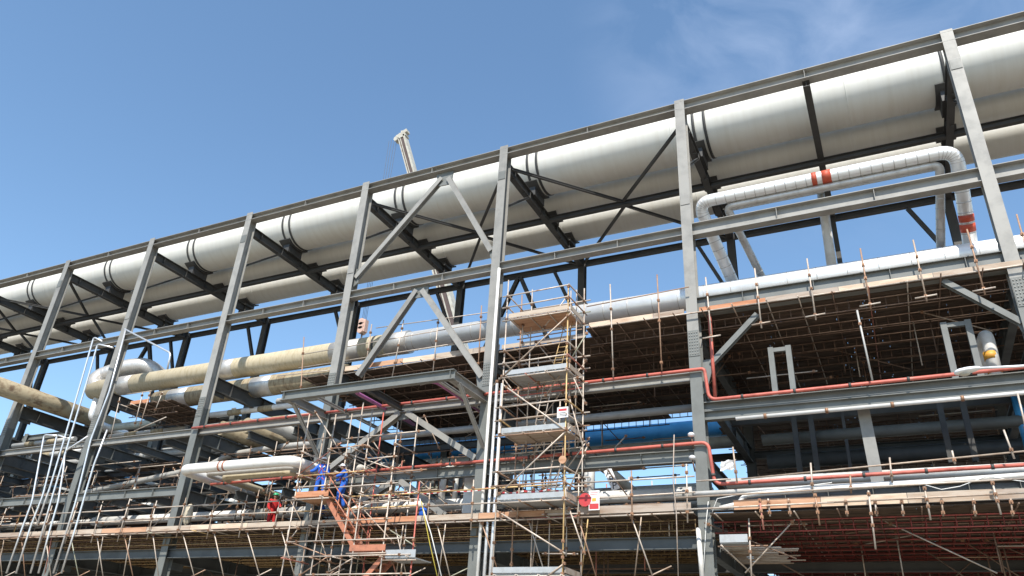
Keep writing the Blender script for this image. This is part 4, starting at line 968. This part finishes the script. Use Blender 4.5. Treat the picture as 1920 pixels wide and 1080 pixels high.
# hoses / ropes
def rope(pts, r, mt_, lab, y): tag(MB().path([P(*p, y) for p in pts], r, 6).build('rope', mt_), lab, 'rope')
rope([(787, 935), (808, 1000), (830, 1090)], 0.02, ROPEW, 'white rope slanting down from the red post', 25.9)
rope([(790, 940), (806, 1020), (822, 1090)], 0.018, ROPEY, 'yellow green rope hanging beside the white one', 25.85)
rope([(1328, 940), (1324, 980), (1322, 1020), (1318, 1090)], 0.014, ROPEW, 'thin white cable hanging down the sixth column', 27.5)
rope([(1264, 815), (1262, 900), (1268, 960), (1272, 1090)], 0.02, TOE, 'hanging beige rope left of the sixth column', 26.6)
k = MB(); c = P(353, 965, 27.55)
k.sphere(c, 0.28, 0, 16, 12, (0.85, 0.6, 1.9))
for i, v in enumerate(k.v): k.v[i] = v + Vector((math.sin(i*1.7)*.03, math.sin(i*2.9)*.03, 0))
tag(k.build('plastic_bag', BAG), 'crumpled clear plastic bag tied to the third front column', 'bag')
k = MB(); c = P(793, 962, 27.6); k.sphere(c, 0.26, 0, 14, 10, (0.7, .5, 1.2))
for i, v in enumerate(k.v): k.v[i] = v + Vector((math.sin(i*2.3)*.03, 0, math.sin(i*1.1)*.03))
tag(k.build('tool_bag', COVB), 'blue tool bag hanging from the rail by the red post', 'bag')
# pulley wheel hanging from tower
k = MB(); c = P(1055, 862, 25.85); k.path([c+Vector((0, -.03, 0)), c+Vector((0, .03, 0))], 0.15, 18, 0); k.path([c, c+Vector((0, 0, 0.45))], 0.015, 5, 0)
tag(k.build('gin_wheel', TOE), 'round pulley wheel hanging from the scaffold tower', 'pulley')
for (pts, lab) in (([(1330, 975), (1345, 935), (1400, 925), (1480, 915), (1560, 905)], 'thin white cable draped along the lower beam right of the sixth column'),
                   ([(1720, 905), (1765, 918), (1800, 912), (1850, 893), (1935, 905)], 'loose white cable sagging below the white pipes at far right')):
    rope(pts, 0.016, ROPEW, lab, 27.15)
# silver siren lamps left of column 6
for (q, lab) in (((1296, 815), 'upper silver flood lamp on the left of the sixth column'), ((1298, 858), 'lower silver flood lamp on the left of the sixth column')):
    c = P(*q, 27.6); t = thing('flood_lamp', c, lab, 'lamp', 'flood lamps on the sixth column')
    MB().sphere(c, 0.13, 0, 14, 8, (1, 1, .7)).build('reflector', ALU, t); MB().path([c+Vector((0, 0, -.08)), c+Vector((0.05, .1, -.5))], 0.03, 6).build('bracket', TUBED, t)

# ------------------------------------------------------------------ people
def person(loc, rz, pose, cov, helm, label, harness=True):
    t = thing('person', loc, label, 'person')
    rot = Matrix.Rotation(rz, 3, 'Z')
    J = dict(pel=(0, 0, .95), chest=(0, 0.0, 1.28), neck=(0, -.01, 1.50), head=(0, -.03, 1.60), top=(0, -.03, 1.70),
             shL=(.19, 0, 1.42), elL=(.26, -.02, 1.15), wrL=(.24, -.14, .93), shR=(-.19, 0, 1.42), elR=(-.28, -.02, 1.15), wrR=(-.24, -.16, .95),
             hipL=(.10, 0, .90), knL=(.12, -.03, .50), anL=(.12, 0, .09), toL=(.13, -.17, .04), hipR=(-.10, 0, .90), knR=(-.12, -.03, .50), anR=(-.12, 0, .09), toR=(-.13, -.17, .04))
    J.update(pose)
    J = {a: Vector(b)*1.08 for a, b in J.items()}
    def skin(name, verts, edges, radii, mt_, root=0, lvl=1, par=t):
        me = bpy.data.meshes.new(name); me.from_pydata([tuple(rot @ Vector(v) + Vector(loc)) for v in verts], edges, [])
        o = bpy.data.objects.new(name, me); COL.objects.link(o)
        o.modifiers.new('Skin', 'SKIN'); sd = o.modifiers.new('Sub', 'SUBSURF'); sd.levels = lvl; sd.render_levels = lvl
        for i, r_ in enumerate(radii):
            sv = me.skin_vertices[0].data[i]; sv.radius = (r_, r_) if not isinstance(r_, tuple) else r_; sv.use_root = (i == root)
        me.materials.append(mt_)
        for p in me.polygons: p.use_smooth = True
        dg = bpy.context.evaluated_depsgraph_get(); dg.update()
        m2 = bpy.data.meshes.new_from_object(o.evaluated_get(dg)); m2.name = name
        bpy.data.objects.remove(o)
        for p in m2.polygons: p.use_smooth = True
        o = bpy.data.objects.new(name, m2); COL.objects.link(o); o.parent = par; o.matrix_parent_inverse = parent_world(par).inverted()
        return o
    # body: one continuous surface with hands
    V = [J['pel'], J['chest'], J['neck'], J['head'], J['top'], J['shL'], J['elL'], J['wrL'], J['shR'], J['elR'], J['wrR'],
         J['hipL'], J['knL'], J['anL'], J['toL'], J['hipR'], J['knR'], J['anR'], J['toR']]
    E = [(0, 1), (1, 2), (2, 3), (3, 4), (1, 5), (5, 6), (6, 7), (1, 8), (8, 9), (9, 10), (0, 11), (11, 12), (12, 13), (13, 14), (0, 15), (15, 16), (16, 17), (17, 18)]
    Rr = [.13, .14, .055, .085, .075, .06, .045, .03, .06, .045, .03, .085, .055, .04, .035, .085, .055, .04, .035]
    for w_, el, sg in ((7, 6, 1), (10, 9, -1)):
        dr = (V[w_]-V[el]).normalized(); pm = len(V); V.append(V[w_]+dr*0.075); E.append((w_, pm)); Rr.append((.036, .02))
        sd_ = dr.cross(Vector((0, 0, 1)))
        sd_ = sd_.normalized() if sd_.length > .1 else Vector((1, 0, 0))
        inn = Vector((0, -1, -.2))
        for f_, ln in ((-.028, .07), (-.009, .08), (.010, .074), (.028, .06)):
            q0 = V[w_]+dr*0.095+sd_*f_; q1 = q0+dr*ln*.55; q2 = q1+dr*ln*.35+inn*ln*.35
            i0 = len(V); V += [q0, q1, q2]; E += [(pm, i0), (i0, i0+1), (i0+1, i0+2)]; Rr += [.010, .009, .008]
        i0 = len(V); q0 = V[w_]+dr*.03-sd_*.035; V += [q0, q0+dr*.035-sd_*.02+inn*.02]; E += [(w_, i0), (i0, i0+1)]; Rr += [.012, .010]
    skin('body', V, E, Rr, SKIN)
    # coverall over the body
    V2 = [J['pel'], J['chest'], J['neck']-Vector((0, 0, .05)), J['shL'], J['elL'], J['wrL'].lerp(J['elL'], .08), J['shR'], J['elR'], J['wrR'].lerp(J['elR'], .08), J['hipL'], J['knL'], J['anL'], J['hipR'], J['knR'], J['anR']]
    E2 = [(0, 1), (1, 2), (1, 3), (3, 4), (4, 5), (1, 6), (6, 7), (7, 8), (0, 9), (9, 10), (10, 11), (0, 12), (12, 13), (13, 14)]
    R2 = [.185, .20, .095, .11, .085, .06, .11, .085, .06, .135, .10, .095, .135, .10, .095]
    skin('coverall', V2, E2, R2, cov)
    def W(v): return rot @ Vector(v) + Vector(loc)
    # face and hair, helmet
    h = J['head']; hd = MB().sphere(W(h+Vector((0, 0, .03))), .105, 0, 16, 12, (.82, .95, 1.18))
    hd.sphere(W(h+Vector((0, -.105, .02))), .022, 0, 8, 6, (.8, 1, 1.2))
    for s in (-1, 1): hd.sphere(W(h+Vector((s*.088, .0, .03))), .025, 0, 8, 6); hd.sphere(W(h+Vector((s*.035, -.092, .055))), .012, 1, 8, 6)
    hd.box(W(h+Vector((0, -.095, -.03))), (.045, .01, .01), None, 1)
    hd.build('head_detail', [SKIN, BOOT], t)
    k = MB(); c = W(h+Vector((0, .0, .085))); b = len(k.v); n = 18; m_ = 7
    for i in range(m_+1):
        th = (math.pi/2)*i/m_
        for j in range(n):
            a = 2*math.pi*j/n; k.v.append(c+Vector((.128*math.sin(th)*math.cos(a), .145*math.sin(th)*math.sin(a), .125*math.cos(th))))
    for i in range(m_):
        for j in range(n): k.poly([b+i*n+j, b+(i+1)*n+j, b+(i+1)*n+(j+1) % n, b+i*n+(j+1) % n], 0, True)
    br = rot @ Vector((0, -1, 0))
    k.box(c+br*.15+Vector((0, 0, .0)), (.17, .10, .012), (rot @ Vector((1, 0, 0)), br, Vector((0, 0, 1))), 0)
    k.path([c+Vector((0, 0, -.004)), c+Vector((0, 0, .012))], .142, n)
    k.build('helmet', helm, t)
    for a_, b_ in (('anL', 'toL'), ('anR', 'toR')):
        skin('boot', [J[a_]+Vector((0, 0, .06)), J[a_]-Vector((0, 0, .03)), J[b_]], [(0, 1), (1, 2)], [.055, .058, .05], BOOT)
    if harness:
        ch = J['chest']; pe = J['pel']
        def strap(pts, mt_, nm, r=.02): MB().path([W(p) for p in pts], r, 6).build(nm, mt_, t)
        for s in (-1, 1):
            strap([ch+Vector((s*.12, .05, .24)), ch+Vector((s*.11, -.14, .16)), ch+Vector((s*.03, -.185, -.02)), pe+Vector((s*.15, -.16, 0))], STRAP, 'harness_strap')
            strap([pe+Vector((s*.05, -.14, -.05)), pe+Vector((s*.17, -.10, -.18)), pe+Vector((s*.2, .05, -.12))], STRAP, 'harness_strap')
            strap([ch+Vector((s*.13, -.155, .10)), ch+Vector((s*.05, -.19, .02))], REFL, 'reflective_strip', .024)
        strap([pe+Vector((.17, -.05, .05)), pe+Vector((0, -.175, .04)), pe+Vector((-.17, -.05, .05))], BOOT, 'belt')
    return t
w1 = P(598, 926, 26.75)
person((w1.x, 26.75, 8.32), R(20), dict(wrL=(.30, -.22, 1.0), elR=(-.34, -.1, 1.18), wrR=(-.50, -.2, 1.12), knL=(.16, -.04, .5), anL=(.18, 0, .09), knR=(-.15, -.02, .5), anR=(-.18, .03, .09), toR=(-.2, -.13, .04), toL=(.2, -.16, .04)), COVB, HELW, 'worker in blue coverall and white helmet standing on the left platform')
w2 = P(638, 935, 26.75)
person((w2.x+0.05, 26.8, 7.98), R(-55), dict(chest=(0, -.05, 1.27), neck=(0, -.1, 1.48), head=(0, -.15, 1.56), top=(0, -.15, 1.66), elL=(.24, -.2, 1.2), wrL=(.18, -.38, 1.15), elR=(-.25, -.2, 1.15), wrR=(-.2, -.4, 1.05), shL=(.18, -.05, 1.40), shR=(-.18, -.05, 1.40), knL=(.11, -.16, .54), anL=(.12, -.14, .2), toL=(.12, -.30, .15), knR=(-.1, -.05, .48), anR=(-.12, .12, .02), toR=(-.12, -.04, -.04)), COVB, HELW, 'worker in blue coverall and white helmet climbing the orange stairs')
w3 = P(510, 965, 28.6)
person((w3.x, 28.6, 7.32), R(75), dict(elL=(.24, -.15, 1.2), wrL=(.12, -.36, 1.15)), COVR, HELG, 'worker in red coverall and green helmet on the lower deck', False)
w4 = P(590, 962, 28.9)
person((w4.x, 28.9, 7.32), R(140), dict(chest=(0, -.15, 1.2), neck=(0, -.3, 1.35), head=(0, -.38, 1.40), top=(0, -.40, 1.5), shL=(.19, -.2, 1.3), shR=(-.19, -.2, 1.3), elL=(.25, -.3, 1.05), wrL=(.2, -.45, .9), elR=(-.25, -.3, 1.05), wrR=(-.2, -.45, .9)), COVB, HELW, 'worker in blue stooping on the lower deck below the left platform', False)
